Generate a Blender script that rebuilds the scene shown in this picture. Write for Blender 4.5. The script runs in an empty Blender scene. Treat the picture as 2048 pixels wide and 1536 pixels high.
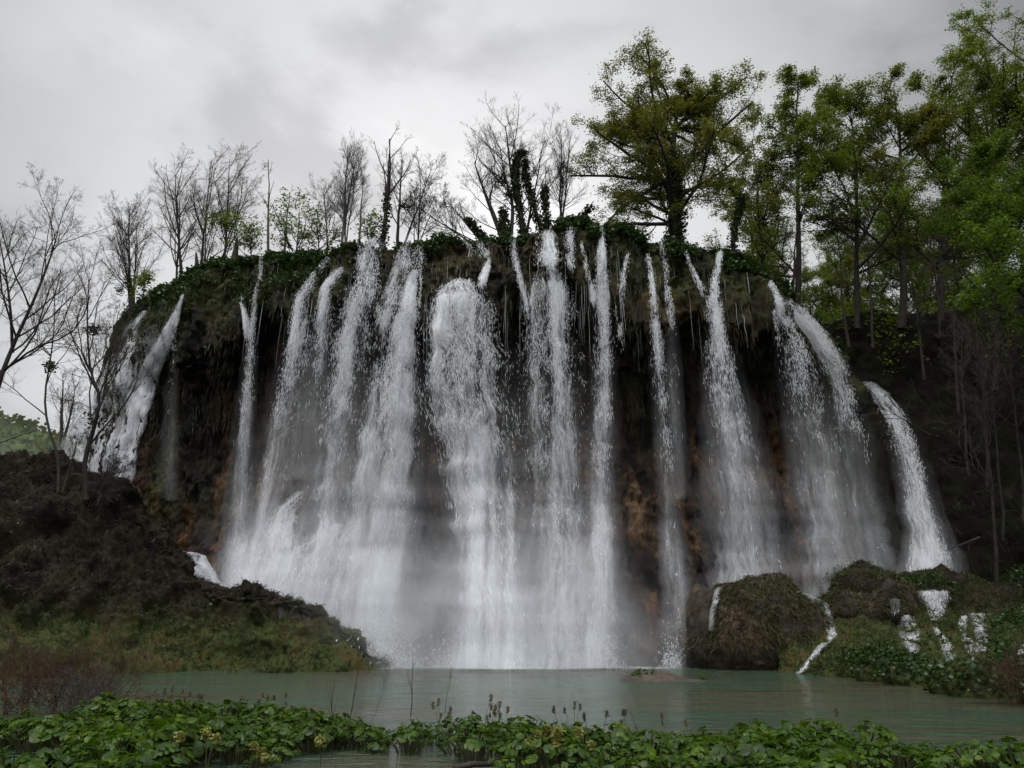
import bpy, math, random
import numpy as np
from mathutils import Vector
from mathutils.bvhtree import BVHTree

# ------------------------------------------------------------------ camera
SC = bpy.context.scene
COL = SC.collection
H0, PITCH, FPX = 1.6, math.radians(18.0), 1547.0
cd = bpy.data.cameras.new('camera'); cam = bpy.data.objects.new('camera', cd); COL.objects.link(cam)
cam.location = (0, 0, H0); cam.rotation_euler = (math.radians(90) + PITCH, 0, 0)
cd.sensor_width = 36.0; cd.lens = 36.0 * FPX / 2048.0
cd.clip_start = 0.1; cd.clip_end = 5000
SC.camera = cam

# ------------------------------------------------------------------ sky and sun
SUN_EL, SUN_AZ = math.radians(62), math.radians(205)     # azimuth measured from +Y, clockwise: behind the camera, a little left
w = bpy.data.worlds.new("World"); SC.world = w; w.use_nodes = True
def nn(nt, t, **kw):
    n = nt.nodes.new(t)
    for k, v in kw.items():
        if k in n.inputs.keys(): n.inputs[k].default_value = v
        else: setattr(n, k, v)
    return n
def math_(nt, op, a, b=None, clamp=False):
    n = nt.nodes.new('ShaderNodeMath'); n.operation = op; n.use_clamp = clamp
    for i, x in enumerate((a, b)):
        if x is None: continue
        if isinstance(x, (int, float)): n.inputs[i].default_value = x
        else: nt.links.new(x, n.inputs[i])
    return n.outputs[0]
def ramp(nt, fac, stops, interp='LINEAR'):
    n = nt.nodes.new('ShaderNodeValToRGB'); cr = n.color_ramp; cr.interpolation = interp
    while len(cr.elements) < len(stops): cr.elements.new(0.5)
    for e, (p, c) in zip(cr.elements, stops):
        e.position = p; e.color = (c, c, c, 1) if isinstance(c, (int, float)) else (*c, 1)
    nt.links.new(fac, n.inputs[0]); return n.outputs[0]
def mixc(nt, fac, a, b, mode='MIX'):
    n = nt.nodes.new('ShaderNodeMix'); n.data_type = 'RGBA'; n.blend_type = mode
    for i, x in ((0, fac), (6, a), (7, b)):
        if isinstance(x, (int, float)): n.inputs[i].default_value = x
        elif isinstance(x, tuple): n.inputs[i].default_value = (*x, 1)
        else: nt.links.new(x, n.inputs[i])
    return n.outputs[2]
def mapping(nt, vec, scale, loc=(0, 0, 0)):
    n = nt.nodes.new('ShaderNodeMapping'); n.inputs['Scale'].default_value = scale; n.inputs['Location'].default_value = loc
    nt.links.new(vec, n.inputs['Vector']); return n.outputs[0]
def noise(nt, vec, scale, detail=4, rough=.55, dist=0.0):
    n = nt.nodes.new('ShaderNodeTexNoise'); n.inputs['Scale'].default_value = scale
    n.inputs['Detail'].default_value = detail; n.inputs['Roughness'].default_value = rough; n.inputs['Distortion'].default_value = dist
    if vec is not None: nt.links.new(vec, n.inputs['Vector'])
    return n.outputs[0]

nt = w.node_tree; nt.nodes.clear()
wo = nn(nt, 'ShaderNodeOutputWorld'); bg = nn(nt, 'ShaderNodeBackground'); bg.inputs['Strength'].default_value = 0.1
sky = nn(nt, 'ShaderNodeTexSky'); sky.sky_type = 'NISHITA'; sky.sun_disc = False
sky.sun_elevation = SUN_EL; sky.sun_rotation = SUN_AZ
tc = nn(nt, 'ShaderNodeTexCoord'); sep = nn(nt, 'ShaderNodeSeparateXYZ'); nt.links.new(tc.outputs['Generated'], sep.inputs[0])
dirv = tc.outputs['Generated']
# thick cloud: soft structure, brighter patch where the cloud is thin low over the falls, brighter overhead
c1 = noise(nt, mapping(nt, dirv, (1.6, 1.6, 3.2), (.3, 0, .7)), 1.6, 6, .5, .4)
c2 = noise(nt, mapping(nt, dirv, (1, 1, 2.0)), 5.0, 6, .6, .3)
cl = math_(nt, 'ADD', math_(nt, 'MULTIPLY', c1, .8), math_(nt, 'MULTIPLY', c2, .2))
cl = ramp(nt, cl, [(.36, .74), (.5, .98), (.64, 1.14)], 'EASE')
gd = Vector((-.10, .90, .43)).normalized()
dot = nn(nt, 'ShaderNodeVectorMath', operation='DOT_PRODUCT'); nt.links.new(dirv, dot.inputs[0]); dot.inputs[1].default_value = gd
glow = ramp(nt, dot.outputs['Value'], [(.55, .32), (.76, .42), (.87, .64), (.95, .88), (1.0, 1.08)], 'LINEAR')
over = ramp(nt, sep.outputs[2], [(.0, 0), (.72, 0), (.90, 1.7), (1.0, 2.2)])
back = ramp(nt, math_(nt, 'MULTIPLY', sep.outputs[1], -1.0), [(.0, 0), (.15, .45), (1.0, .8)])  # unseen sky behind the camera, raised to brighten the falling water
lum = math_(nt, 'MULTIPLY', math_(nt, 'ADD', math_(nt, 'ADD', glow, over), back), cl)
tint = ramp(nt, dot.outputs['Value'], [(.0, (.97, .99, 1.0)), (.8, (.94, .98, .985)), (1.0, (1.0, .99, 1.0))])
vm = nn(nt, 'ShaderNodeVectorMath', operation='SCALE'); nt.links.new(tint, vm.inputs[0]); nt.links.new(math_(nt, 'MULTIPLY', lum, 9.4), vm.inputs['Scale'])
skm = mixc(nt, .94, sky.outputs[0], vm.outputs[0])
nt.links.new(skm, bg.inputs['Color']); nt.links.new(bg.outputs[0], wo.inputs['Surface'])

ld = bpy.data.lights.new('sun', 'SUN'); ld.energy = 1.5; ld.angle = math.radians(25); ld.color = (1.0, .97, .93)
so = bpy.data.objects.new('sun', ld); COL.objects.link(so)
sd = Vector((math.sin(SUN_AZ) * math.cos(SUN_EL), math.cos(SUN_AZ) * math.cos(SUN_EL), math.sin(SUN_EL)))
so.rotation_euler = (-sd).to_track_quat('-Z', 'Y').to_euler(); so.location = (0, -20, 60)

SC.view_settings.view_transform = 'Standard'; SC.view_settings.look = 'None'
SC.view_settings.exposure = 0.0; SC.view_settings.gamma = 1.0; SC.view_settings.use_curve_mapping = False
SC.render.engine = 'CYCLES'
cy = SC.cycles
cy.max_bounces = 6; cy.diffuse_bounces = 3; cy.glossy_bounces = 2; cy.transmission_bounces = 3
cy.transparent_max_bounces = 40; cy.volume_bounces = 3; cy.volume_step_rate = 4; cy.volume_preview_step_rate = 4; cy.volume_max_steps = 64
cy.use_denoising = True; cy.caustics_reflective = False; cy.caustics_refractive = False

# ------------------------------------------------------------------ helpers
RNG = np.random.default_rng(7)
CT, ST = math.cos(PITCH), math.sin(PITCH)
def ray(px, py):
    a = (np.asarray(px, float) - 1024) / FPX; b = (768 - np.asarray(py, float)) / FPX
    return np.stack(np.broadcast_arrays(a, CT - b * ST, ST + b * CT), -1)
def at(px, py, Y):
    r = ray(px, py); t = np.asarray(Y, float) / r[..., 1]
    return r * t[..., None] + np.array([0, 0, H0])
def on_z(px, py, z):                       # point of the level z seen at a direction
    r = ray(px, py); t = (z - H0) / r[..., 2]
    return r * t[..., None] + np.array([0, 0, H0])
def X_at(px, Y, z):                        # world X of column px at depth Y and height z
    return (px - 1024) / FPX * (Y * CT + (z - H0) * ST)
def hsh(i, j, k, s):
    n = (i * 374761393 + j * 668265263 + k * 2147483647 + s * 144665) & 0xffffffff
    n = ((n ^ (n >> 13)) * 1274126177) & 0xffffffff
    n = (n ^ (n >> 16)) * 2246822519 & 0xffffffff
    return ((n ^ (n >> 15)) & 0xffffff) / float(0xffffff)
def vnoise(p, seed=0):
    p = np.asarray(p, float); q = np.floor(p).astype(np.int64); f = p - q; f = f * f * (3 - 2 * f)
    out = 0
    for dx in (0, 1):
        for dy in (0, 1):
            for dz in (0, 1):
                ww = (f[..., 0] if dx else 1 - f[..., 0]) * (f[..., 1] if dy else 1 - f[..., 1]) * (f[..., 2] if dz else 1 - f[..., 2])
                out = out + ww * hsh(q[..., 0] + dx, q[..., 1] + dy, q[..., 2] + dz, seed)
    return out
def fbm(p, oct=4, seed=0, gain=.5):        # about -1..1
    p = np.asarray(p, float); a, s, t = 1.0, 0, 0
    for o in range(oct):
        s = s + a * (vnoise(p * 2.03 ** o + 17.3 * o, seed + o) * 2 - 1); t += a; a *= gain
    return s / t
def smooth(a, b, x):
    t = np.clip((x - a) / (b - a), 0, 1); return t * t * (3 - 2 * t)
def catmull(C, n):                         # C [k, ...] -> n samples along axis 0
    C = np.asarray(C, float); k = len(C); u = np.linspace(0, k - 1 - 1e-9, n); i = np.floor(u).astype(int); f = (u - i).reshape((-1,) + (1,) * (C.ndim - 1))
    g = lambda j: C[np.clip(j, 0, k - 1)]
    p0, p1, p2, p3 = g(i - 1), g(i), g(i + 1), g(i + 2)
    return .5 * (2 * p1 + (p2 - p0) * f + (2 * p0 - 5 * p1 + 4 * p2 - p3) * f ** 2 + (3 * p1 - p0 - 3 * p2 + p3) * f ** 3)

def tag(o, label=None, cat=None, group=None, kind=None):
    if label: o['label'] = label
    if cat: o['category'] = cat
    if group: o['group'] = group
    if kind: o['kind'] = kind
    return o
def empty(name, loc, label, cat, group=None):
    o = bpy.data.objects.new(name, None); COL.objects.link(o); o.location = tuple(float(c) for c in loc); o.empty_display_size = .3
    return tag(o, label, cat, group)
def mesh(name, V, F, mat, parent=None, smooth_=False, attrs=None):
    """V [n,3] world (or local) coordinates, F [m,3|4] or a list of such arrays"""
    V = np.ascontiguousarray(V, np.float32).reshape(-1, 3)
    Fs = F if isinstance(F, list) else [F]
    me = bpy.data.meshes.new(name)
    me.vertices.add(len(V)); me.vertices.foreach_set('co', V.ravel())
    idx = np.concatenate([f.ravel() for f in Fs]).astype(np.int32)
    tot = np.concatenate([np.full(len(f), f.shape[1]) for f in Fs]).astype(np.int32)
    st = np.concatenate([[0], np.cumsum(tot)[:-1]]).astype(np.int32)
    me.loops.add(len(idx)); me.loops.foreach_set('vertex_index', idx)
    me.polygons.add(len(tot)); me.polygons.foreach_set('loop_start', st)
    me.polygons.foreach_set('use_smooth', np.full(len(tot), bool(smooth_)))
    for k, a in (attrs or {}).items():
        a = np.ascontiguousarray(a, np.float32)
        if a.ndim == 1: at_ = me.attributes.new(k, 'FLOAT', 'POINT'); at_.data.foreach_set('value', a)
        else: at_ = me.attributes.new(k, 'FLOAT_VECTOR', 'POINT'); at_.data.foreach_set('vector', a.ravel())
    me.update(calc_edges=True); me.materials.append(mat)
    o = bpy.data.objects.new(name, me); COL.objects.link(o)
    if parent is not None: o.parent = parent
    return o
def gridF(nr, nc, off=0):
    i = np.arange(nr - 1)[:, None] * nc + np.arange(nc - 1)[None]
    return (np.stack([i, i + 1, i + nc + 1, i + nc], -1).reshape(-1, 4) + off)
def gnorm(P):                              # normals of a grid P [r,c,3]
    du = np.gradient(P, axis=1); dv = np.gradient(P, axis=0); n = np.cross(du, dv)
    return n / (np.linalg.norm(n, axis=-1, keepdims=True) + 1e-9)

def tubes(P, R, n):
    """P [B,K,3] R [B,K] -> verts, quads"""
    B, K, _ = P.shape
    T = np.gradient(P, axis=1); T /= np.linalg.norm(T, axis=-1, keepdims=True) + 1e-9
    ref = np.where(np.abs(T[..., 2:3]) > .85, np.array([1., 0, 0]), np.array([0, 0, 1.]))
    ref = np.broadcast_to(ref[:, :1], T.shape)
    U = np.cross(T, ref); U /= np.linalg.norm(U, axis=-1, keepdims=True) + 1e-9
    W = np.cross(T, U)
    a = np.arange(n) * 2 * np.pi / n
    V = P[:, :, None] + R[..., None, None] * (np.cos(a)[:, None] * U[:, :, None] + np.sin(a)[:, None] * W[:, :, None])
    b = np.arange(B)[:, None, None] * K * n; k = np.arange(K - 1)[None, :, None] * n; j = np.arange(n)[None, None]; j2 = (j + 1) % n
    F = np.stack([b + k + j, b + k + j2, b + k + n + j2, b + k + n + j], -1).reshape(-1, 4)
    return V.reshape(-1, 3), F
def join(parts):
    Vs, Fs, o = [], [], 0
    for V, F in parts:
        for f in (F if isinstance(F, list) else [F]): Fs.append(f + o)
        Vs.append(V); o += len(V)
    return np.concatenate(Vs), Fs
def quads(C, A, B):
    """rhombus leaves: centre C, long half axis A, short half axis B"""
    V = np.stack([C - A, C + B - A * .1, C + A, C - B - A * .1], 1).reshape(-1, 3)
    return V, np.arange(len(V)).reshape(-1, 4)
def rdir(rng, n, flat=0.0):
    v = rng.normal(size=(n, 3)); v[:, 2] *= 1 - flat
    return v / (np.linalg.norm(v, axis=1, keepdims=True) + 1e-9)
def leaves(rng, C, size, flat=.6, asp=.55):
    n = len(C); A = rdir(rng, n, flat); N = rdir(rng, n); B = np.cross(A, N); B /= np.linalg.norm(B, axis=1, keepdims=True) + 1e-9
    s = size * rng.uniform(.6, 1.3, (n, 1)); return quads(C, A * s, B * s * asp)

# ------------------------------------------------------------------ materials
def mat(name):
    m = bpy.data.materials.new(name); m.use_nodes = True; m.node_tree.nodes.clear()
    o = m.node_tree.nodes.new('ShaderNodeOutputMaterial'); return m, m.node_tree, o
def attr(nt, name, out='Fac'):
    n = nt.nodes.new('ShaderNodeAttribute'); n.attribute_name = name; return n.outputs[out]
def princ(nt, o, col, rough=.6, spec=.4, bump=None, bstr=.3, bdist=.05):
    p = nt.nodes.new('ShaderNodeBsdfPrincipled')
    if isinstance(col, tuple): p.inputs['Base Color'].default_value = (*col, 1)
    else: nt.links.new(col, p.inputs['Base Color'])
    if isinstance(rough, float): p.inputs['Roughness'].default_value = rough
    else: nt.links.new(rough, p.inputs['Roughness'])
    p.inputs['Specular IOR Level'].default_value = spec
    if bump is not None:
        b = nt.nodes.new('ShaderNodeBump'); b.inputs['Strength'].default_value = bstr; b.inputs['Distance'].default_value = bdist
        nt.links.new(bump, b.inputs['Height']); nt.links.new(b.outputs[0], p.inputs['Normal'])
    nt.links.new(p.outputs[0], o.inputs['Surface']); return p
def objpos(nt):
    g = nt.nodes.new('ShaderNodeNewGeometry'); return g.outputs['Position']

def bark_mat(name, c1_, c2_):
    m, t, o = mat(name); p = objpos(t)
    f = noise(t, mapping(t, p, (4, 4, 1.2)), 2.0, 4)
    princ(t, o, ramp(t, f, [(.35, c1_), (.65, c2_)]), .85, .2, f, .4, .03); return m
def leaf_mat(name, stops, trans=.45, sc=.7, fine=6.0, gloss=.025):
    m, t, o = mat(name); p = objpos(t)
    f = math_(t, 'ADD', math_(t, 'MULTIPLY', noise(t, p, sc, 3), .5), math_(t, 'MULTIPLY', noise(t, p, fine, 1), .5))
    c = ramp(t, f, stops)
    d = t.nodes.new('ShaderNodeBsdfDiffuse'); tr = t.nodes.new('ShaderNodeBsdfTranslucent'); g = t.nodes.new('ShaderNodeBsdfGlossy')
    g.inputs['Roughness'].default_value = .38; g.inputs['Color'].default_value = (.8, .85, .8, 1)
    t.links.new(c, d.inputs[0]); t.links.new(mixc(t, 1.0, c, (1.25, 1.3, .7), 'MULTIPLY'), tr.inputs[0])
    m1 = t.nodes.new('ShaderNodeMixShader'); m1.inputs[0].default_value = trans; t.links.new(d.outputs[0], m1.inputs[1]); t.links.new(tr.outputs[0], m1.inputs[2])
    m2 = t.nodes.new('ShaderNodeMixShader'); m2.inputs[0].default_value = gloss; t.links.new(m1.outputs[0], m2.inputs[1]); t.links.new(g.outputs[0], m2.inputs[2])
    t.links.new(m2.outputs[0], o.inputs['Surface']); return m

M = {}
M['bark'] = bark_mat('bark_dark', (.018, .015, .012), (.05, .042, .035))
M['bark_pale'] = bark_mat('bark_grey', (.05, .047, .043), (.14, .13, .12))
M['twig'] = bark_mat('twig', (.04, .032, .03), (.085, .07, .065))
M['twig_red'] = bark_mat('twig_red', (.03, .018, .012), (.085, .05, .03))
M['leaf_olive'] = leaf_mat('leaf_olive', [(.3, (.05, .06, .008)), (.5, (.11, .12, .016)), (.7, (.19, .19, .025))], .6)
M['leaf_green'] = leaf_mat('leaf_green', [(.3, (.04, .065, .006)), (.5, (.095, .135, .012)), (.7, (.17, .21, .022))], .6)
M['leaf_bright'] = leaf_mat('leaf_bright', [(.3, (.02, .045, .004)), (.5, (.065, .115, .008)), (.7, (.16, .22, .018))], .55)
M['ivy'] = leaf_mat('ivy', [(.3, (.012, .02, .006)), (.6, (.03, .045, .012))], .2)
M['cover'] = leaf_mat('rim_leaves', [(.3, (.008, .022, .005)), (.5, (.022, .046, .009)), (.7, (.045, .08, .014))], .25)
M['butterbur'] = leaf_mat('butterbur_leaf', [(.3, (.012, .026, .002)), (.5, (.030, .068, .004)), (.66, (.10, .16, .012))], .35, 1.2, 9.0, .022)
M['stalk'] = leaf_mat('plant_stalk', [(.3, (.04, .04, .018)), (.6, (.07, .075, .03))], .2)
M['seed'] = leaf_mat('seed_head', [(.3, (.06, .045, .03)), (.6, (.14, .11, .07))], .2)
M['yellow'] = leaf_mat('yellow_flower', [(.3, (.12, .12, .03)), (.6, (.26, .25, .07))], .3)
M['grass'] = leaf_mat('grass_blade', [(.3, (.05, .035, .015)), (.45, (.05, .055, .016)), (.6, (.055, .085, .02)), (.75, (.09, .06, .025))], .2, .45, 3.0, .02)
M['grass_dark'] = leaf_mat('dead_grass', [(.3, (.010, .008, .005)), (.5, (.03, .024, .015)), (.62, (.018, .026, .009)), (.75, (.06, .046, .03))], .15, .5, 3.0, .02)
M['moss_strand'] = leaf_mat('moss_strand', [(.3, (.010, .007, .003)), (.45, (.042, .025, .008)), (.55, (.020, .030, .005)), (.7, (.042, .058, .009))], .15, .6, 3.0, .02)

# tufa rock of the falls
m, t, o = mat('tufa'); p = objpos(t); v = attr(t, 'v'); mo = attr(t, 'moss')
big = noise(t, mapping(t, p, (.22, .22, .13)), 1.0, 5, .6, .4)
mid = noise(t, mapping(t, p, (1.5, 1.5, .25)), 1.0, 6, .65, .6)
fin = noise(t, mapping(t, p, (4.5, 4.5, 1.8)), 1.0, 6, .7, .3)
f = math_(t, 'ADD', math_(t, 'MULTIPLY', big, .5), math_(t, 'ADD', math_(t, 'MULTIPLY', mid, .3), math_(t, 'MULTIPLY', fin, .2)))
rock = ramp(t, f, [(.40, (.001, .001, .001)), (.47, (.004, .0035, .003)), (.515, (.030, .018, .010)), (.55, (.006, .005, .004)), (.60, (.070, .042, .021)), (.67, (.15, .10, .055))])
rust_brow_shade = mixc(t, math_(t, 'MULTIPLY', ramp(t, v, [(.02, .5), (.24, .45), (.31, .05), (.42, .3), (.60, 1)]), ramp(t, noise(t, mapping(t, p, (.5, .5, .12), (9, 3, 1)), 1.0, 4, .6), [(.48, 0), (.58, .85)])), rock, ramp(t, fin, [(.38, (.008, .004, .002)), (.62, (.13, .058, .021))]))  # stain held back under the brow, painting the overhang's shade into the colour
mf = math_(t, 'MULTIPLY', mo, ramp(t, math_(t, 'ADD', math_(t, 'MULTIPLY', mid, .6), math_(t, 'MULTIPLY', fin, .4)), [(.30, 0), (.46, 1)]), True)
mossc = ramp(t, math_(t, 'ADD', math_(t, 'MULTIPLY', fin, .5), math_(t, 'MULTIPLY', mid, .5)), [(.36, (.003, .004, .001)), (.45, (.014, .020, .004)), (.52, (.028, .036, .007)), (.60, (.062, .040, .013))])
colr = mixc(t, 1.0, mixc(t, mf, rust_brow_shade, mossc), ramp(t, noise(t, mapping(t, p, (.7, .7, .07), (3, 8, 2)), 1.0, 4, .6), [(.40, .22), (.56, 1.1)]), 'MULTIPLY')
hb = math_(t, 'ADD', math_(t, 'MULTIPLY', mid, 1.0), math_(t, 'MULTIPLY', fin, .6))
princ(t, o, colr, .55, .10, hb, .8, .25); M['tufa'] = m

def earth_mat(name, stops, spec=.15, sc=.5, bs=.6):
    m, t, o = mat(name); p = objpos(t)
    a = noise(t, p, sc, 5, .6, .4); b = noise(t, p, 3.5, 6, .7); f = math_(t, 'ADD', math_(t, 'MULTIPLY', a, .65), math_(t, 'MULTIPLY', b, .35))
    princ(t, o, ramp(t, f, stops), .8, spec, b, bs, .2); return m
m, t, o = mat('bank_earth'); p = objpos(t); s_ = t.nodes.new('ShaderNodeSeparateXYZ'); t.links.new(p, s_.inputs[0])
a = noise(t, p, .5, 5, .6, .4); b = noise(t, p, 3.5, 6, .7); f = math_(t, 'ADD', math_(t, 'MULTIPLY', a, .6), math_(t, 'MULTIPLY', b, .4))
low = ramp(t, f, [(.36, (.008, .008, .004)), (.46, (.022, .028, .009)), (.52, (.045, .058, .016)), (.58, (.065, .042, .018)), (.66, (.05, .06, .018))])
high = ramp(t, f, [(.36, (.003, .0025, .002)), (.47, (.012, .010, .007)), (.54, (.032, .025, .017)), (.60, (.012, .014, .006)), (.68, (.045, .035, .025))])
hz_ = ramp(t, math_(t, 'ADD', math_(t, 'MULTIPLY', s_.outputs[2], .1), math_(t, 'MULTIPLY', a, .5)), [(.44, 0), (.62, 1)])
princ(t, o, mixc(t, hz_, low, high), .85, .1, b, .7, .25); M['bank'] = m
M['slope'] = earth_mat('slope_earth', [(.36, (.002, .002, .0015)), (.48, (.009, .007, .005)), (.56, (.007, .009, .004)), (.66, (.026, .019, .013))], .05)
M['ground'] = earth_mat('forest_ground', [(.36, (.02, .022, .010)), (.5, (.035, .035, .016)), (.64, (.06, .05, .03))])
M['mud'] = earth_mat('mud', [(.36, (.02, .014, .009)), (.5, (.05, .036, .024)), (.64, (.09, .068, .05))], .5, 1.2)
M['rock'] = earth_mat('wet_rock', [(.36, (.004, .003, .003)), (.47, (.018, .014, .008)), (.55, (.045, .032, .018)), (.66, (.11, .070, .048))], .4, .9, .8)
M['hill'] = earth_mat('hill_forest', [(.38, (.02, .04, .012)), (.5, (.05, .085, .02)), (.62, (.10, .13, .035))], .1, .08)

# pond
m, t, o = mat('pond_water'); p = objpos(t)
n1 = noise(t, mapping(t, p, (.05, .16, 1)), 1.0, 4, .6, .8); n2 = noise(t, mapping(t, p, (.22, .9, 1)), 1.0, 5, .6, .5)
f = math_(t, 'ADD', math_(t, 'MULTIPLY', n1, .7), math_(t, 'MULTIPLY', n2, .3))
c = ramp(t, f, [(.40, (.024, .018, .009)), (.46, (.052, .054, .026)), (.52, (.026, .050, .026)), (.60, (.032, .072, .044))])
fo = ramp(t, noise(t, mapping(t, p, (1.2, 7.0, 1)), 1.0, 6, .7, .8), [(.64, 0), (.72, .5)])
c = mixc(t, fo, c, (.14, .17, .14))
wv = math_(t, 'ADD', noise(t, mapping(t, p, (1.2, 3.2, 1)), 1.0, 5, .6, .5), math_(t, 'MULTIPLY', noise(t, mapping(t, p, (6, 14, 1)), 1.0, 3, .5), .35))
pr = princ(t, o, c, .10, .4, wv, .8, .2); M['pond'] = m

# falling water: sheets whose cover is broken up by flow-aligned noise; attributes flow (metres), cov, soft
def water_mat():
    m, t, o = mat('falling_water'); fl = attr(t, 'flow', 'Vector'); cov = attr(t, 'cov'); sf = attr(t, 'soft')
    a = noise(t, mapping(t, fl, (2.0, .20, 1)), 1.0, 3, .55, .3)
    b = noise(t, mapping(t, fl, (6.5, .8, 1)), 1.0, 4, .62, .7)
    d = noise(t, mapping(t, fl, (20, 2.4, 1)), 1.0, 3, .6, .5)
    isf = math_(t, 'SUBTRACT', 1.0, sf)
    f = math_(t, 'ADD', math_(t, 'MULTIPLY', a, .40), math_(t, 'ADD', math_(t, 'MULTIPLY', b, .34), math_(t, 'MULTIPLY', d, .26)))
    thr = math_(t, 'SUBTRACT', math_(t, 'SUBTRACT', .70, math_(t, 'MULTIPLY', sf, .10)), math_(t, 'MULTIPLY', cov, .31))
    width = math_(t, 'ADD', .08, math_(t, 'MULTIPLY', sf, .18))
    al = math_(t, 'DIVIDE', math_(t, 'SUBTRACT', f, thr), width, True)
    big = ramp(t, noise(t, mapping(t, fl, (.55, .16, 1), (4, 2, 9)), 1.0, 3, .5, .6), [(.36, .35), (.6, 1)])
    al = math_(t, 'MULTIPLY', math_(t, 'MULTIPLY', al, big), math_(t, 'SUBTRACT', .88, math_(t, 'MULTIPLY', sf, .36)))
    al = math_(t, 'MULTIPLY', al, ramp(t, cov, [(0, 0), (.12, .5), (.4, 1)]))
    mi = math_(t, 'MULTIPLY', attr(t, 'mist'), ramp(t, math_(t, 'ADD', math_(t, 'MULTIPLY', a, .6), math_(t, 'MULTIPLY', b, .4)), [(.33, .25), (.62, 1)]))
    al = math_(t, 'MAXIMUM', al, mi)
    di = t.nodes.new('ShaderNodeBsdfDiffuse'); tr = t.nodes.new('ShaderNodeBsdfTranslucent')
    di.inputs[0].default_value = (.86, .88, .92, 1); tr.inputs[0].default_value = (.84, .87, .92, 1)
    mx = t.nodes.new('ShaderNodeMixShader'); mx.inputs[0].default_value = .35; t.links.new(di.outputs[0], mx.inputs[1]); t.links.new(tr.outputs[0], mx.inputs[2])
    tp = t.nodes.new('ShaderNodeBsdfTransparent'); m2 = t.nodes.new('ShaderNodeMixShader')
    t.links.new(al, m2.inputs[0]); t.links.new(tp.outputs[0], m2.inputs[1]); t.links.new(mx.outputs[0], m2.inputs[2])
    t.links.new(m2.outputs[0], o.inputs['Surface']); return m
M['water'] = water_mat()
m, t, o = mat('water_drops')
di = t.nodes.new('ShaderNodeBsdfDiffuse'); tr = t.nodes.new('ShaderNodeBsdfTranslucent'); di.inputs[0].default_value = (.88, .9, .93, 1); tr.inputs[0].default_value = (.88, .9, .93, 1)
mx = t.nodes.new('ShaderNodeMixShader'); mx.inputs[0].default_value = .3; t.links.new(di.outputs[0], mx.inputs[1]); t.links.new(tr.outputs[0], mx.inputs[2]); t.links.new(mx.outputs[0], o.inputs['Surface'])
M['drops'] = m

# ------------------------------------------------------------------ ground, pond
def plane_grid(x0, x1, y0, y1, nx, ny, zf):
    X, Y = np.meshgrid(np.linspace(x0, x1, nx), np.linspace(y0, y1, ny)); return np.stack([X, Y, zf(X, Y)], -1)
V = np.array([[-2500, -2500, -1.2], [2500, -2500, -1.2], [2500, 2500, -1.2], [-2500, 2500, -1.2]], float)
tag(mesh('ground', V, np.array([[0, 1, 2, 3]]), M['ground']), kind='structure')
P = plane_grid(-45, 45, -12, 62, 300, 240, lambda X, Y: .012 * fbm(np.stack([X * 1.3, Y * 2.6, X * 0], -1), 3, 5))
tag(mesh('pond', P.reshape(-1, 3), gridF(240, 300), M['pond'], smooth_=True), 'murky green pond below the falls', kind='structure')
# low muddy bed that breaks the surface among the plants
def bed_z(X, Y):
    n = fbm(np.stack([X * .45, Y * .7, X * 0], -1), 4, 31)
    h = .16 * n - .07 - .10 * smooth(14.0, 16.5, Y + .25 * np.abs(X) * 0) + .05 * smooth(3, 9, np.abs(X))
    return np.minimum(h, .13)
P = plane_grid(-16, 16, 5, 19, 260, 140, bed_z)
tag(mesh('muddy_bed', P.reshape(-1, 3), gridF(140, 260), M['mud'], smooth_=True), 'brown mud breaking the shallow water among the plants', kind='structure')

# ------------------------------------------------------------------ the cliff
CC = [  # rim px, rim py, rim Y, base px, base Y, brow amount
 (420, 660, 120, 300, 122, .2), (330, 650, 96, 150, 98, .2), (262, 645, 80, 40, 80, .2), (285, 610, 70, 60, 66, .2), (345, 588, 63, 140, 58, .3), (372, 575, 59, 225, 55, .5),
 (420, 543, 56.5, 300, 52.5, .7), (520, 512, 54.5, 420, 50, .9), (640, 506, 52.5, 560, 47.5, 1), (760, 488, 51, 720, 45.5, 1), (900, 484, 50, 880, 44.2, 1.05),
 (1040, 468, 49.5, 1040, 43.6, 1.1), (1180, 452, 49.5, 1200, 43.8, 1.1), (1340, 484, 51, 1370, 45, 1.1), (1450, 512, 52.5, 1530, 47.5, 1.2), (1525, 540, 55, 1660, 50, 1.0),
 (1575, 605, 58, 1770, 53, .5), (1640, 668, 61, 1850, 55, .4), (1705, 750, 64, 1925, 58, .4), (1790, 800, 68, 2010, 63, .3), (1900, 800, 76, 2120, 72, .2)]
NC, NR = 940, 360
rim, base, amp = [], [], []
for (a, b, Y, c, YB, k) in CC:
    rim.append(at(a, b, Y)); base.append(np.array([X_at(c, YB, 0), YB, -.6])); amp.append(k)
rim = catmull(rim, NC); base = catmull(base, NC); amp = catmull(np.array(amp)[:, None], NC)[:, 0]
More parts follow.
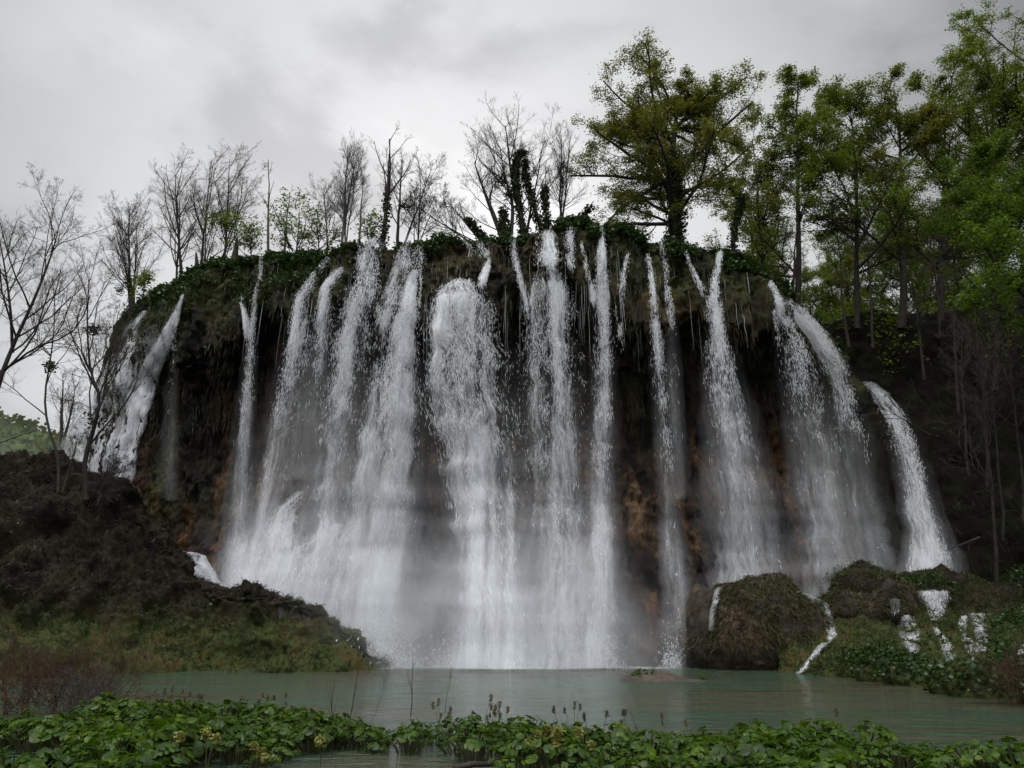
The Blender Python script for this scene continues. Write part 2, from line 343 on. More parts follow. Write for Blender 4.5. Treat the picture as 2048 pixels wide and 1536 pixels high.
def cliff_grid(nc_idx, vs):
    R, B, A = rim[nc_idx], base[nc_idx], amp[nc_idx]
    tg = np.gradient(.5 * (rim + base), axis=0)[nc_idx][:, :2]; tg /= np.linalg.norm(tg, axis=1, keepdims=True)
    nrm = np.stack([tg[:, 1], -tg[:, 0], 0 * tg[:, 0]], 1)                  # outwards: towards the viewer
    s = nc_idx / NC * 40.0
    lip = .24 + .10 * fbm(np.stack([s * .8, s * 0, s * 0 + 3], -1), 3, 11)
    v = vs[:, None]
    z = R[None, :, 2] * (1 - v) + B[None, :, 2] * v
    h = v ** 1.25
    P = R[None] * (1 - h[..., None]) + B[None] * h[..., None]; P[..., 2] = z
    L = lip[None]
    out = -2.2 * (1 - smooth(0, .035, v)) + .9 * smooth(.0, .12, v) * A + 1.0 * smooth(.08, .9 * L, v) * A - 3.9 * A * smooth(L * .95, L + .08, v) + 2.4 * smooth(.5, 1.0, v) * A
    P[..., :2] += nrm[None, :, :2] * out[..., None]
    return P, nrm
vs = np.concatenate([np.linspace(0, .08, 40), np.linspace(.08, 1, NR - 39)[1:]])
P0, NRM = cliff_grid(np.arange(NC), vs)
# coarse smooth copy for placing the streams on
ci = np.arange(0, NC, 8); Ps = P0[::6][:, ci]
NN = gnorm(P0); NN *= np.sign((NN * NRM[None]).sum(-1).mean())
NNo = NRM[None] * .75 + NN * .25
q = P0 * np.array([1, 1, 1.0])
vv = np.broadcast_to(vs[:, None], P0.shape[:2])
edge = smooth(0, .03, vv)
d1 = fbm(q * np.array([.22, .22, .12]), 3, 1) * 1.5
rid = 1 - np.abs(fbm(q * np.array([.85, .85, .13]), 3, 9)) * 2.2
d2 = rid * 1.0 * (1 - smooth(.3, .6, vv) * .35)
rid2 = 1 - np.abs(fbm(q * np.array([2.6, 2.6, .45]), 3, 19)) * 2.2
d3 = rid2 * .30
d4 = fbm(q * np.array([1.6, 1.6, 1.3]), 4, 29) * .28 + fbm(q * np.array([5, 5, 2.0]), 3, 39) * .16
PD = P0 + NNo * ((d1 * .8 + d2 + d3 + d4) * (.35 + .65 * edge))[..., None]
PD[..., 2] += (fbm(q * .6, 3, 49) * .5 * (1 - edge))
moss = np.clip((1 - smooth(.10, .34, vv + .12 * fbm(q * .35, 3, 61))) + .5 * smooth(.1, .6, fbm(q * np.array([.3, .3, .2]), 3, 62)), 0, 1)
cs = np.arange(NC) / NC * (len(CC) - 1)
moss *= 1 - .55 * np.exp(-((cs - 10) / 2.2) ** 2)[None]
moss += .7 * np.exp(-((cs - 5.2) / .45) ** 2)[None] * (vv < .8)             # mossy spur beside the left falls
# plateau behind the rim
back = []
for k, dz in ((.8, .25), (3, .3), (9, 0.1), (30, -.2), (90, -1)):
    B = PD[0] - NRM * k; B[:, 2] = PD[0, :, 2] * (1 - min(1, k / 20)) + 29.0 * min(1, k / 20) + dz; back.append(B)
FULL = np.concatenate([np.stack(back[::-1]), PD], 0); nb = len(back)
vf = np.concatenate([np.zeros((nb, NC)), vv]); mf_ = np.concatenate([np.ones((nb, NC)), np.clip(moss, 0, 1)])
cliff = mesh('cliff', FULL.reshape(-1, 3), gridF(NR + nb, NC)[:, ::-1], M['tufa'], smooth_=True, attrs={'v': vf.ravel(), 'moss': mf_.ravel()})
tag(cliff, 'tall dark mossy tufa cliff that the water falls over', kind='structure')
bvS = BVHTree.FromPolygons([tuple(x) for x in Ps.reshape(-1, 3)], gridF(*Ps.shape[:2]).tolist())
sub = PD[::2, ::2]; bvD = BVHTree.FromPolygons([tuple(x) for x in sub.reshape(-1, 3)], gridF(*sub.shape[:2]).tolist())
BV = {}
def hit(bv, px, py):
    r = Vector(ray(px, py)).normalized(); h = bv.ray_cast(Vector((0, 0, H0)), r, 400)
    return None if h[0] is None else np.array(h[0])

# ------------------------------------------------------------------ banks, built from control grids of (px, py, depth)
def terrain(name, rows, nr, nc, mt, seed, amps=(1.0, .3, .1), label=None, freq=(.25, .75, 2.6), world=False, ridge=0.0):
    C = np.array([[(p if world else at(*p)) for p in row] for row in rows], float)
    G = catmull(C, nr); G = np.swapaxes(catmull(np.swapaxes(G, 0, 1), nc), 0, 1)
    N = gnorm(G); N *= np.where(N[..., 2:3] < 0, -1, 1)
    d = amps[0] * fbm(G * freq[0], 3, seed) + amps[1] * fbm(G * freq[1], 4, seed + 5) + amps[2] * fbm(G * freq[2], 3, seed + 9)
    if ridge: d = d + ridge * (.5 - np.abs(fbm(G * np.array([.5, .5, .8]), 4, seed + 20)) * 2.2) * smooth(.8, 3.5, G[..., 2])
    G2 = G + N * d[..., None]
    ob = mesh(name, G2.reshape(-1, 3), gridF(nr, nc), mt, smooth_=True)
    tag(ob, label, kind='structure')
    BV[name] = G2
    return G2
def zr(px, Y, z): return (float(X_at(px, Y, z)), Y, z)

# left mound: rows from the water's edge up to the ridge, then down behind it
cols = [-700, -250, 0, 110, 210, 290, 360, 430, 520, 600, 680, 730, 775]
shoreY = [24, 29, 31, 32.5, 34, 35, 35.5, 36, 36.5, 37, 38, 39.5, 41.5]
ridge = [(940, 50), (930, 50), (940, 50), (955, 50), (985, 49.5), (1056, 48), (1124, 46.5), (1190, 45), (1190, 44), (1208, 43.2), (1258, 42.8), (1300, 42.6), (1345, 42.3)]
rows = [[], [], [], [], [], [], []]
for c, sy, (ry, rY) in zip(cols, shoreY, ridge):
    top = at(c, ry, rY); wl = np.array([X_at(c, sy, -.5), sy, -.5])
    zt = top[2]
    rows[0].append(tuple(wl))
    for k, (f_, hz) in enumerate(((.10, .08), (.44, .15), (.60, .46), (.80, .84)), 1):
        Yk = sy + (rY - sy) * f_; z = -.1 + zt * hz; rows[k].append(zr(c + (0 if c < 600 else (1 - f_) * -6), Yk, z))
    rows[5].append(tuple(top)); rows[6].append(zr(c + 25, rY + 9, -1.0))
mound = terrain('left_bank', rows, 170, 420, M['bank'], 101, (.9, 1.05, .28), 'mossy brown mound on the left shore of the pond', world=True, ridge=.75)

# right ledges below the slope
cols = [1560, 1640, 1720, 1800, 1880, 1960, 2060, 2250, 2700]
wlY = [37.5, 34.5, 30.5, 26.8, 23.8, 21.6, 19.5, 16, 14]
rows = [[], [], [], [], [], []]
for c, sy, zt in zip(cols, wlY, (2.6, 3.3, 4.7, 4.0, 4.6, 4.0, 4.8, 6, 6)):
    rows[0].append(zr(c, sy, -.5)); rows[1].append(zr(c, sy + 1.2, .35))
    rows[2].append(zr(c, sy + (44 - sy) * .45, .9)); rows[3].append(zr(c, 41.5, zt * .55)); rows[4].append(zr(c, 44.5, zt)); rows[5].append(zr(c, 53, zt + .6))
ledge = terrain('right_ledges', rows, 200, 360, M['bank'], 131, (.8, .9, .28), 'green and brown terraced ledges on the right shore', world=True)
# right hillside up to the forest
cols = [1600, 1680, 1760, 1850, 1950, 2050, 2300, 2800]
rows = [[], [], [], [], []]
for i, c in enumerate(cols):
    rows[0].append(zr(c + 150, 52 - i * .7, 3.0)); rows[1].append(zr(c + 110, 56 - i * .8, 11)); rows[2].append(zr(c + 50, 61 - i * .8, 20)); rows[3].append(zr(c, 67 - i * .5, 28.6 + .35 * i)); rows[4].append(zr(c - 100, 100, 29 + i * 2.5))
hill_r = terrain('right_slope', rows, 170, 260, M['slope'], 151, (1.3, .6, .2), 'steep dark slope of leaf litter right of the falls', world=True)
# far misty hill at the left
rows = [[zr(c, 120, -1) for c in (-900, -300, 40, 200, 320)], [zr(c, 150, h) for c, h in ((-900, 40), (-300, 38), (40, 30), (200, 22), (320, 8))],
        [zr(c, 185, h) for c, h in ((-900, 62), (-300, 60), (40, 50), (200, 36), (320, 12))], [zr(c, 240, 20) for c in (-900, -300, 40, 200, 320)]]
hill_l = terrain('far_hill', rows, 90, 160, M['hill'], 171, (2.5, 2.0, .7), 'distant wooded hill fading into spray at the left', (.06, .2, .6) and (.06, .22, .7), True)

# boulder right of the pool
def boulder(name, px, Y, z0, rx, ry, h, seed, mt, n=120, ov=1.0):
    th = np.linspace(0, 2 * np.pi, n, endpoint=False); ph = np.linspace(0, 1, n // 2)
    T, Q = np.meshgrid(th, ph)
    rr = np.sin(np.pi * .5 * np.minimum(1, Q * 1.35)) ** .8 * (1 - .22 * smooth(.6, .85, Q) * ov); zz = h * (1 - smooth(0, 1.0, Q) * 1.08)
    sq = (np.abs(np.cos(T)) ** 2.4 + np.abs(np.sin(T)) ** 2.4) ** (-1 / 2.4)
    G = np.stack([rx * rr * sq * np.cos(T), ry * rr * sq * np.sin(T), zz], -1)
    nrm = G / (np.linalg.norm(G, axis=-1, keepdims=True) + .2)
    W = G + np.array([X_at(px, Y, 2), Y, z0])
    W = W + nrm * (.95 * fbm(W * .42, 3, seed) + .45 * fbm(W * np.array([1.2, 1.2, .5]), 4, seed + 3) + .1 * fbm(W * 4, 3, seed + 7))[..., None]
    W2 = np.concatenate([W, W[:, :1]], 1); nr_ = n // 2
    i = np.arange(nr_ - 1)[:, None] * n + np.arange(n)[None]; j = np.arange(nr_ - 1)[:, None] * n + (np.arange(n)[None] + 1) % n
    F = np.stack([i, i + n, j + n, j], -1).reshape(-1, 4)
    ob = mesh(name, W.reshape(-1, 3), F, mt, smooth_=True); BV[name + str(seed)] = W2
    return ob, W2
b1, B1 = boulder('boulder', 1512, 42.6, -.4, 3.9, 3.4, 5.0, 201, M['rock'], 150)
tag(b1, 'big round mossy boulder with hanging grass at the right edge of the pool', 'boulder')
b2, B2 = boulder('rock', 1415, 42.3, -.5, 1.5, 2.0, 4.5, 205, M['rock'], 80)
tag(b2, 'narrow dark wet rock leaning on the left side of the big boulder', 'rock')
b3, B3 = boulder('rock', 1745, 43.6, 2.0, 2.7, 2.0, 2.5, 211, M['rock'], 80)
tag(b3, 'low mossy rock between the two right hand cascades', 'rock')

# mud bar in the pond
b4, B4 = boulder('mud_bar', 1325, 31.0, -.22, 2.6, .8, .30, 221, M['mud'], 60, 0)
b4['kind'] = 'structure'

# ------------------------------------------------------------------ waterfalls
bvA = []
for G in (mound, ledge, hill_r, B1, B2, B3):
    g = G[::2, ::2]; bvA.append(BVHTree.FromPolygons([tuple(x) for x in g.reshape(-1, 3)], gridF(*g.shape[:2]).tolist()))
def near_hit(px, py, which=None):
    best = None
    for b in (which or [bvD] + bvA):
        h = hit(b, px, py)
        if h is not None and (best is None or h[1] < best[1]): best = h
    return best
FALLS = []
def fall(label, keys_, layers=3, drops=3000, soft=(0.0, 1.0), off=(.35, 1.6), which='cliff', dsz=1.0, seed=0, name='waterfall', cat='waterfall', step=7, cling=False, film=.0, boost=0):
    """keys: (py, left px, right px, cover). The stream lies just in front of the rock it falls over, a little farther out as it drops."""
    rng = np.random.default_rng(1000 + seed + len(FALLS)); which = [bvD] if which == 'cliff' else which; free = not cling
    keys = [(a, b, c_, d + boost) for a, b, c_, d in keys_]; K = np.array(keys, float); py = np.arange(K[0, 0], K[-1, 0] + .1, step)
    L, R, Cv = (np.interp(py, K[:, 0], K[:, i]) for i in (1, 2, 3))
    L = L + (R - L) * .09 * fbm(np.stack([py * .035, py * 0, py * 0 + len(FALLS)], -1), 3, 3); R = R + (R - L) * .09 * fbm(np.stack([py * .035, py * 0, py * 0 + len(FALLS) + 9], -1), 3, 4)
    c = .5 * (L + R); n = len(py); f = np.linspace(0, 1, n)
    ys = []
    for i in range(n):
        h = near_hit(c[i], py[i], which); ys.append(np.nan if h is None else h[1])
    ys = np.array(ys)
    ok = ~np.isnan(ys)
    if ok.sum() < 2: ys[:] = 48.0
    else: ys = np.interp(np.arange(n), np.where(ok)[0], ys[ok])
    ys = ys - (off[0] + (off[1] - off[0]) * f)
    k = 5; ys = np.convolve(np.pad(ys, k, mode='edge'), np.ones(2 * k + 1) / (2 * k + 1), 'valid')
    if free: ys = np.minimum.accumulate(ys + .0)                       # water never falls back towards the rock
    mid = at(c, py, ys); hw = (R - L) * .5 / FPX * np.linalg.norm(mid - np.array([0, 0, H0]), axis=1)
    dist = np.concatenate([[0], np.cumsum(np.linalg.norm(np.diff(mid, axis=0), axis=1))])
    sfv = soft[0] + (soft[1] - soft[0]) * f
    nu = int(max(7, min(40, hw.max() * 10))); u = np.linspace(-1, 1, nu)
    parts, A_fl, A_cov, A_sf, A_mi = [], [], [], [], []
    Yg = np.repeat(ys[:, None], nu, 1)
    if cling:                                                       # thin water that follows the shape of the rock
        Yg = np.full((n, nu), np.nan)
        for i in range(n):
            for j in range(nu):
                h = near_hit(c[i] + u[j] * (R[i] - L[i]) * .5, py[i], which)
                if h is not None: Yg[i, j] = h[1]
            a_ = Yg[i]; k_ = ~np.isnan(a_)
            Yg[i] = np.interp(np.arange(nu), np.where(k_)[0], a_[k_]) if k_.any() else ys[i] + off[0]
        Yg = np.median(np.stack([np.roll(Yg, q_, 0) for q_ in (-1, 0, 1)] + [Yg, Yg]), 0) - (off[0] + (off[1] - off[0]) * f)[:, None]
    for l in range(layers):
        g = l / max(1, layers - 1) if layers > 1 else .5
        wd = 1.0 + .16 * (g - .5); bow = (.25 + .55 * g)
        X = mid[:, None, 0] + u[None] * hw[:, None] * wd; bulge = hw[:, None] * bow * (1 - u[None] ** 2) * .8
        Z = np.broadcast_to(mid[:, None, 2], X.shape)
        if cling:
            Q = at((c[:, None] + u[None] * (R - L)[:, None] * .5), py[:, None] + 0 * Yg, Yg - .15 * g); X, Z = Q[..., 0], Q[..., 2]; bulge = 0
        Y = (Yg if cling else mid[:, None, 1]) - bulge + (g - .5) * (-.15 if cling else -.5) + (0 if cling else 1) * .12 * fbm(np.stack([X * 1.5, Z * .5, X * 0 + l * 7.7], -1), 2, 77)
        edge_ = 1 - np.abs(u[None]) ** 2.2
        cov = Cv[:, None] * (.25 + .75 * edge_) * np.clip(edge_ * 5, 0, 1)
        cov = cov * (1 - .25 * g) * np.clip(1 + .8 * fbm(np.stack([X * 1.5, Z * .05, X * 0 + 3 * len(FALLS)], -1), 3, 88) + .2 * fbm(np.stack([X * .8, Z * .5, X * 0], -1), 2, 89), .1, 1.4)
        cov = cov * smooth(-.01, .035, f[:, None] - .03 * np.abs(u[None]) ** 2 + .02 * fbm(np.stack([X * 3, X * 0, X * 0], -1), 2, 91))
        A_mi.append((0 * cov + film * (1 - np.abs(u[None])) ** .5 * smooth(0, .12, f)[:, None] * (1 - .6 * smooth(.85, 1, f)[:, None])).ravel())
        V = np.stack([X, Y, Z], -1).reshape(-1, 3)
        parts.append((V, gridF(n, nu)))
        A_fl.append(np.stack([u[None] * hw[:, None] + 0 * X + 13.7 * l + 31.1 * len(FALLS), -(dist[:, None] + 0 * X), 0 * X + 5.3 * l], -1).reshape(-1, 3))
        A_cov.append(cov.ravel()); A_sf.append(np.clip(np.broadcast_to(sfv[:, None], X.shape) + .15 * g, 0, 1).ravel())
    if soft[1] > .65 and not cling:                                  # fine wide spray drifting round the lower stream
        for l, (wd, mx) in enumerate(((1.25, .42), (1.6, .26))):
            X = mid[:, None, 0] + u[None] * hw[:, None] * wd; Z = np.broadcast_to(mid[:, None, 2], X.shape); Y = mid[:, None, 1] + .5 - .9 * l - hw[:, None] * .5 * (1 - u[None] ** 2)
            parts.append((np.stack([X, Y, Z], -1).reshape(-1, 3), gridF(n, nu)))
            A_fl.append(np.stack([u[None] * hw[:, None] * wd + 0 * X + 7.7 * l + 31.1 * len(FALLS), -(dist[:, None] + 0 * X), 0 * X + 3.3 * l], -1).reshape(-1, 3))
            mi = mx * smooth(.12, .85, f)[:, None] * (1 - np.abs(u[None])) ** .8 * np.minimum(1, Cv[:, None] * 1.3)
            A_mi.append(mi.ravel()); A_cov.append(0 * mi.ravel()); A_sf.append(0 * mi.ravel() + 1)
    if K[-1, 0] < 1100: A_cov = [a * np.repeat(1 - .9 * smooth(.72, 1, f), len(a) // n) for a in A_cov]
    root = empty(name, mid[0], label, cat); inv = np.array(mid[0])
    V, F = join(parts)
    mesh('veil', V - inv, F, M['water'], root, True, {'flow': np.concatenate(A_fl), 'cov': np.concatenate(A_cov), 'soft': np.concatenate(A_sf), 'mist': np.concatenate(A_mi)})
    # drops and torn strands
    if drops:
        drops = int(drops * .8); N = int(drops * 3.2); ii = rng.uniform(0, n - 1.01, N); i0 = ii.astype(int); ff = ii - i0
        ip = lambda a: a[i0] * (1 - ff) + a[i0 + 1] * ff
        uu = rng.normal(0, .42, N) + rng.normal(0, .10, N); uu = np.where(np.abs(uu) > 1.08, uu * .3, uu); pyf = ip(f)
        px_ = ip(mid[:, 0]) + uu * ip(hw); pz = ip(mid[:, 2]); pY = ip(mid[:, 1]) - ip(hw) * .6 * (1 - uu ** 2) - rng.uniform(-.3, .45, N)
        if cling:
            uj = np.clip(((uu + 1) * .5 * (nu - 1)).astype(int), 0, nu - 1); Cc = at(ip(c) + uu * ip(R - L) * .5, ip(py), Yg[i0, uj] - rng.uniform(0, .3, N)); px_, pY, pz = Cc[:, 0], Cc[:, 1], Cc[:, 2]
        C = np.stack([px_, pY, pz], 1)
        Cv_ = ip(Cv) * np.clip(1 + .8 * fbm(np.stack([C[:, 0] * 1.5, C[:, 2] * .05, C[:, 0] * 0 + 3 * len(FALLS)], -1), 3, 88) + .2 * fbm(np.stack([C[:, 0] * .8, C[:, 2] * .5, C[:, 0] * 0], -1), 2, 89), .1, 1.4); cl_ = fbm(C * np.array([1.6, 1.6, .9]), 3, 123 + len(FALLS)) + .5 * fbm(C * np.array([5, 5, 2.5]), 2, 124)
        keep = cl_ + rng.uniform(-.35, .35, N) > .26 - .38 * Cv_ + (.85 * smooth(.15, .8, pyf)) * soft[1] + (.5 * smooth(.75, 1, pyf) if K[-1, 0] < 1100 else 0)
        C = C[keep][:drops]; pk = pyf[keep][:drops]; m_ = len(C)
        T = np.gradient(mid, axis=0); T /= np.linalg.norm(T, axis=1, keepdims=True) + 1e-9; Tk = T[i0[keep][:drops]]
        Ln = rng.uniform(.03, .13, (m_, 1)) * dsz * (1 + pk[:, None]); W = rng.uniform(.004, .012, (m_, 1)) * dsz
        A = (Tk + rng.normal(0, .12, (m_, 3))) * Ln
        side = np.cross(A, rdir(rng, m_)); side /= np.linalg.norm(side, axis=1, keepdims=True) + 1e-9
        V1, F1 = quads(C, A, side * W); V2, F2 = quads(C, A, np.cross(side, A / (np.linalg.norm(A, axis=1, keepdims=True) + 1e-9)) * W)
        V, F = join([(V1, F1), (V2, F2)])
        mesh('droplets', V - inv, F, M['drops'], root)
    FALLS.append((mid, hw)); return root
fc = [bvD]
fall('pale outermost veil sliding down the far left shoulder of the falls', [(705, 222, 236, .35), (800, 165, 205, .6), (900, 112, 175, .8), (1010, 70, 160, .9)], 2, 1500, (.3, 1), off=(.2, .6), which=fc, cling=True, boost=.4, film=.4)
fall('broken cascade over green ledges, second from the left shoulder', [(622, 282, 300, .7), (655, 250, 276, .6), (690, 238, 270, .75), (760, 205, 262, .7), (850, 175, 235, .7), (1010, 120, 215, .8)], 2, 3500, (0, .8), off=(.3, .6), which=fc, cling=True, boost=.4, film=.4)
fall('wide bright slanting fall beside the mossy spur at far left', [(590, 361, 368, .95), (640, 335, 357, 1), (700, 298, 338, 1), (800, 245, 305, 1), (900, 205, 275, 1), (1010, 175, 262, 1)], 3, 6000, (.05, .8), off=(.3, .7), which=fc, cling=True, boost=.4, film=.4)
fall('wide thin sheet of water covering the far left shoulder under the bright streams', [(650, 262, 345, .45), (700, 225, 335, .5), (800, 165, 300, .55), (900, 115, 272, .6), (1010, 75, 258, .6)], 1, 1200, (.2, .9), off=(.15, .3), which=fc, cling=True, film=.38)
fall('faint thread of water on the brown wall right of the mossy spur', [(650, 348, 358, .3), (760, 338, 352, .35), (900, 330, 350, .25), (1000, 325, 350, .15)], 1, 300, (.3, 1), which=fc)
fall('tall thin fall starting high in the ivy, left of the twin stream', [(505, 524, 529, .7), (560, 516, 524, .75), (620, 503, 514, .9), (660, 496, 513, .95), (760, 486, 509, .95), (900, 470, 502, .85), (1050, 456, 496, .75), (1190, 440, 510, .8), (1240, 435, 515, .8)], 3, 2600, (0, 1))
fall('short spout that joins the tall thin fall from its left', [(590, 484, 489, .6), (612, 482, 492, .9), (650, 488, 500, .9), (700, 491, 506, .7)], 2, 500, (0, .2))
fall('fall running down a bright crooked thread, left of the dark gap', [(520, 652, 668, .6), (560, 616, 636, .7), (600, 590, 625, .85), (650, 578, 622, .75), (750, 557, 612, .75), (850, 535, 598, .7), (950, 520, 575, .7), (1060, 490, 560, .8), (1195, 445, 560, .85), (1250, 440, 560, .85)], 3, 6000, (0, 1))
fall('ragged side stream hanging right of the crooked thread fall', [(540, 672, 692, .8), (580, 640, 668, .85), (640, 618, 668, .55), (740, 600, 655, .45), (860, 580, 640, .35), (960, 560, 630, .25)], 2, 3500, (0, .9))
fall('fine dripping threads on the moss beneath the birch clump', [(492, 706, 742, .4), (560, 708, 736, .35), (640, 712, 740, .25)], 1, 500, (0, .2))
fall('clumpy lacy fall tumbling in packets, left of the great white chute', [(486, 728, 770, .75), (520, 716, 766, .8), (570, 705, 762, .75), (640, 680, 752, .75), (740, 655, 735, .68), (840, 636, 722, .6), (940, 622, 705, .55), (1050, 600, 700, .6), (1210, 540, 690, .7), (1270, 530, 690, .7)], 3, 10000, (0, .8), dsz=1.15)
fall('lacy double spill over the ledge above the great white chute', [(482, 808, 846, .75), (520, 790, 850, .7), (560, 772, 840, .7), (640, 745, 790, .6), (720, 720, 775, .55)], 2, 3500, (0, .3))
fall('great white chute, the widest of the falls left of centre', [(545, 822, 839, 1), (600, 795, 835, 1), (660, 775, 836, .95), (740, 748, 836, .95), (840, 722, 838, .95), (940, 705, 838, 1), (1040, 690, 835, 1), (1150, 665, 815, 1), (1250, 645, 800, 1), (1338, 680, 850, .9)], 4, 11000, (.05, 1), dsz=1.1)
fall('narrow spill on the left flank of the brown rock head', [(500, 836, 848, .6), (560, 838, 846, .5), (640, 836, 842, .4)], 1, 300, (0, .1))
fall('small lacy spill beneath the leaning bare tree at the centre', [(486, 924, 936, .5), (500, 930, 950, .45), (530, 934, 958, .35)], 1, 260, (0, .1))
fall('thin threads spilling left of the short jet', [(492, 950, 974, .5), (512, 958, 986, .5), (526, 968, 986, .6)], 1, 260, (0, .1))
fall('short jet that feeds the domed central fall', [(522, 974, 984, .8), (545, 962, 980, .9), (580, 950, 972, .9)], 2, 700, (0, .1))
fall('domed central fall bursting outward like an umbrella', [(566, 905, 952, .9), (585, 872, 975, 1), (620, 850, 992, .95), (680, 832, 1008, .86), (760, 838, 1018, .8), (860, 862, 1028, .88), (960, 884, 1036, .95), (1080, 908, 1040, .95), (1200, 915, 1050, 1), (1339, 905, 1075, 1)], 4, 15000, (0, 1), off=(.9, 2.4), dsz=1.3)
fall('forked rivulet on mossy rock just right of the central dome', [(474, 1012, 1034, .7), (500, 1016, 1036, .7), (540, 1026, 1042, .6), (585, 1040, 1056, .55), (640, 1050, 1066, .4)], 2, 900, (0, .3))
fall('upper lacy curtain spilling over the rim right of centre', [(470, 1078, 1112, .85), (500, 1066, 1122, .85), (550, 1070, 1128, .8)], 3, 2500, (0, .1))
fall('broad thin fall spreading below the upper lacy curtain', [(546, 1070, 1128, .95), (580, 1052, 1144, .9), (640, 1040, 1154, .75), (740, 1030, 1166, .66), (860, 1038, 1176, .62), (980, 1050, 1184, .6), (1120, 1060, 1190, .6), (1338, 1055, 1196, .6)], 3, 9000, (0, 1))
fall('small spill crossing the rim beside the upper lacy curtain', [(462, 1124, 1150, .7), (500, 1128, 1150, .65), (560, 1132, 1150, .4)], 2, 900, (0, .2))
fall('slanting thread that runs in from the left of the straight fall', [(486, 1158, 1164, .6), (530, 1166, 1176, .75), (580, 1176, 1192, .8), (640, 1184, 1200, .7)], 2, 700, (0, .3))
fall('straight bright fall from the highest point of the rim', [(460, 1196, 1208, .9), (510, 1190, 1214, .95), (580, 1186, 1220, .95), (680, 1188, 1226, .85), (800, 1186, 1228, .8), (940, 1178, 1226, .75), (1080, 1172, 1230, .65), (1200, 1168, 1232, .6), (1338, 1150, 1240, .6)], 3, 7000, (0, 1))
fall('faint spray trail slanting off the rock beside the straight fall', [(510, 1250, 1260, .6), (560, 1236, 1254, .55), (640, 1222, 1246, .4), (740, 1220, 1250, .25)], 1, 900, (0, .5))
fall('thin fall down the dark wall, left one of the close pair', [(512, 1288, 1300, .7), (550, 1294, 1308, .85), (640, 1300, 1322, .75), (760, 1304, 1334, .55), (900, 1312, 1346, .45), (1060, 1322, 1362, .45), (1200, 1330, 1385, .45), (1338, 1330, 1385, .45)], 2, 3500, (0, 1))
fall('thin fall down the dark wall, right one of the close pair', [(486, 1318, 1326, .5), (520, 1320, 1334, .75), (600, 1328, 1346, .65), (720, 1332, 1356, .45), (860, 1340, 1366, .35), (1000, 1346, 1376, .3)], 2, 1800, (0, .9))
fall('big bright fall that drops behind the round boulder', [(508, 1432, 1444, .85), (550, 1424, 1440, .9), (590, 1414, 1438, .95), (640, 1412, 1446, 1), (720, 1412, 1466, .95), (800, 1412, 1484, .85), (900, 1416, 1512, .78), (1000, 1420, 1540, .7), (1100, 1424, 1560, .62), (1215, 1424, 1580, .62)], 3, 11000, (0, .9), dsz=1.2, which=fc)
fall('thin crooked arm joining the big bright fall from the left', [(508, 1368, 1374, .8), (545, 1380, 1389, .85), (590, 1400, 1414, .9), (612, 1410, 1424, .9)], 2, 500, (0, .1))
fall('trickle over the hanging brown moss near the right shoulder', [(620, 1546, 1551, .5), (680, 1552, 1557, .5), (760, 1554, 1562, .4)], 1, 250, (0, .2))
fall('grey veil falling from the right shoulder of the cliff', [(566, 1534, 1542, .7), (610, 1548, 1568, .65), (660, 1560, 1596, .6), (740, 1566, 1628, .62), (840, 1578, 1656, .58), (940, 1588, 1684, .55), (1060, 1600, 1704, .52), (1215, 1604, 1735, .5)], 3, 6000, (0, 1), off=(.5, 1.5), boost=.12)
fall('spreading fan of drops off the right shoulder', [(606, 1562, 1582, .95), (630, 1582, 1616, 1), (670, 1610, 1652, .9), (710, 1630, 1678, .75), (760, 1650, 1700, .55), (860, 1664, 1724, .42), (980, 1676, 1750, .36), (1215, 1690, 1800, .34)], 2, 5000, (0, 1), off=(.35, 1.2), boost=.08)
fall('arching outermost fall at the lower right of the cliff', [(768, 1716, 1744, .8), (790, 1742, 1776, .9), (830, 1764, 1806, .85), (900, 1784, 1834, .8), (980, 1804, 1852, .78), (1060, 1818, 1874, .85), (1110, 1822, 1894, 1), (1150, 1814, 1902, 1), (1205, 1806, 1912, 1)], 3, 5000, (0, .7), off=(.4, 1.3), which=[bvD, bvA[2]])
fall('weak spray over dark rock left of the arching fall', [(860, 1690, 1730, .3), (960, 1700, 1760, .3), (1060, 1715, 1790, .28), (1210, 1730, 1810, .3)], 1, 1500, (.2, 1))
# thin curtains of fine water filling in between the main streams
fall('thin film of water spreading over the wall left of the great white chute', [(600, 610, 830, .14), (760, 570, 836, .2), (900, 545, 850, .26), (1050, 510, 870, .36), (1270, 450, 890, .4)], 2, 1500, (.7, 1), off=(.2, .5))
fall('thin film of water behind the central streams', [(820, 880, 1220, .12), (1000, 880, 1230, .20), (1180, 870, 1240, .28), (1338, 860, 1250, .38)], 2, 800, (.8, 1), off=(.2, .5))
# apron cascades at the lower left
fall('fan of white water over the low bulge of rock at left of the base', [(985, 594, 612, .6), (1020, 548, 600, .75), (1080, 515, 605, .8), (1195, 470, 620, .85), (1250, 460, 620, .85)], 2, 2000, (.2, .9))
fall('slanting white run over the base apron beside the great white chute', [(1050, 664, 690, .9), (1080, 610, 675, .95), (1120, 560, 665, .9), (1215, 520, 670, .9), (1270, 510, 680, .9)], 2, 2500, (.1, .8))
fall('white chute pouring behind the mound at lower left', [(1098, 340, 352, .9), (1108, 350, 415, 1), (1130, 366, 422, 1), (1160, 395, 440, 1), (1190, 420, 475, 1), (1215, 430, 480, 1)], 3, 2000, (0, .4), off=(.5, .6), which=fc, cling=True, boost=.4, film=.4)
fall('broken trickle along the back edge of the mound', [(990, 250, 262, .7), (1020, 270, 282, .6), (1050, 286, 298, .7), (1078, 300, 312, .6)], 2, 400, (0, .2), off=(.3, .3), which=fc)
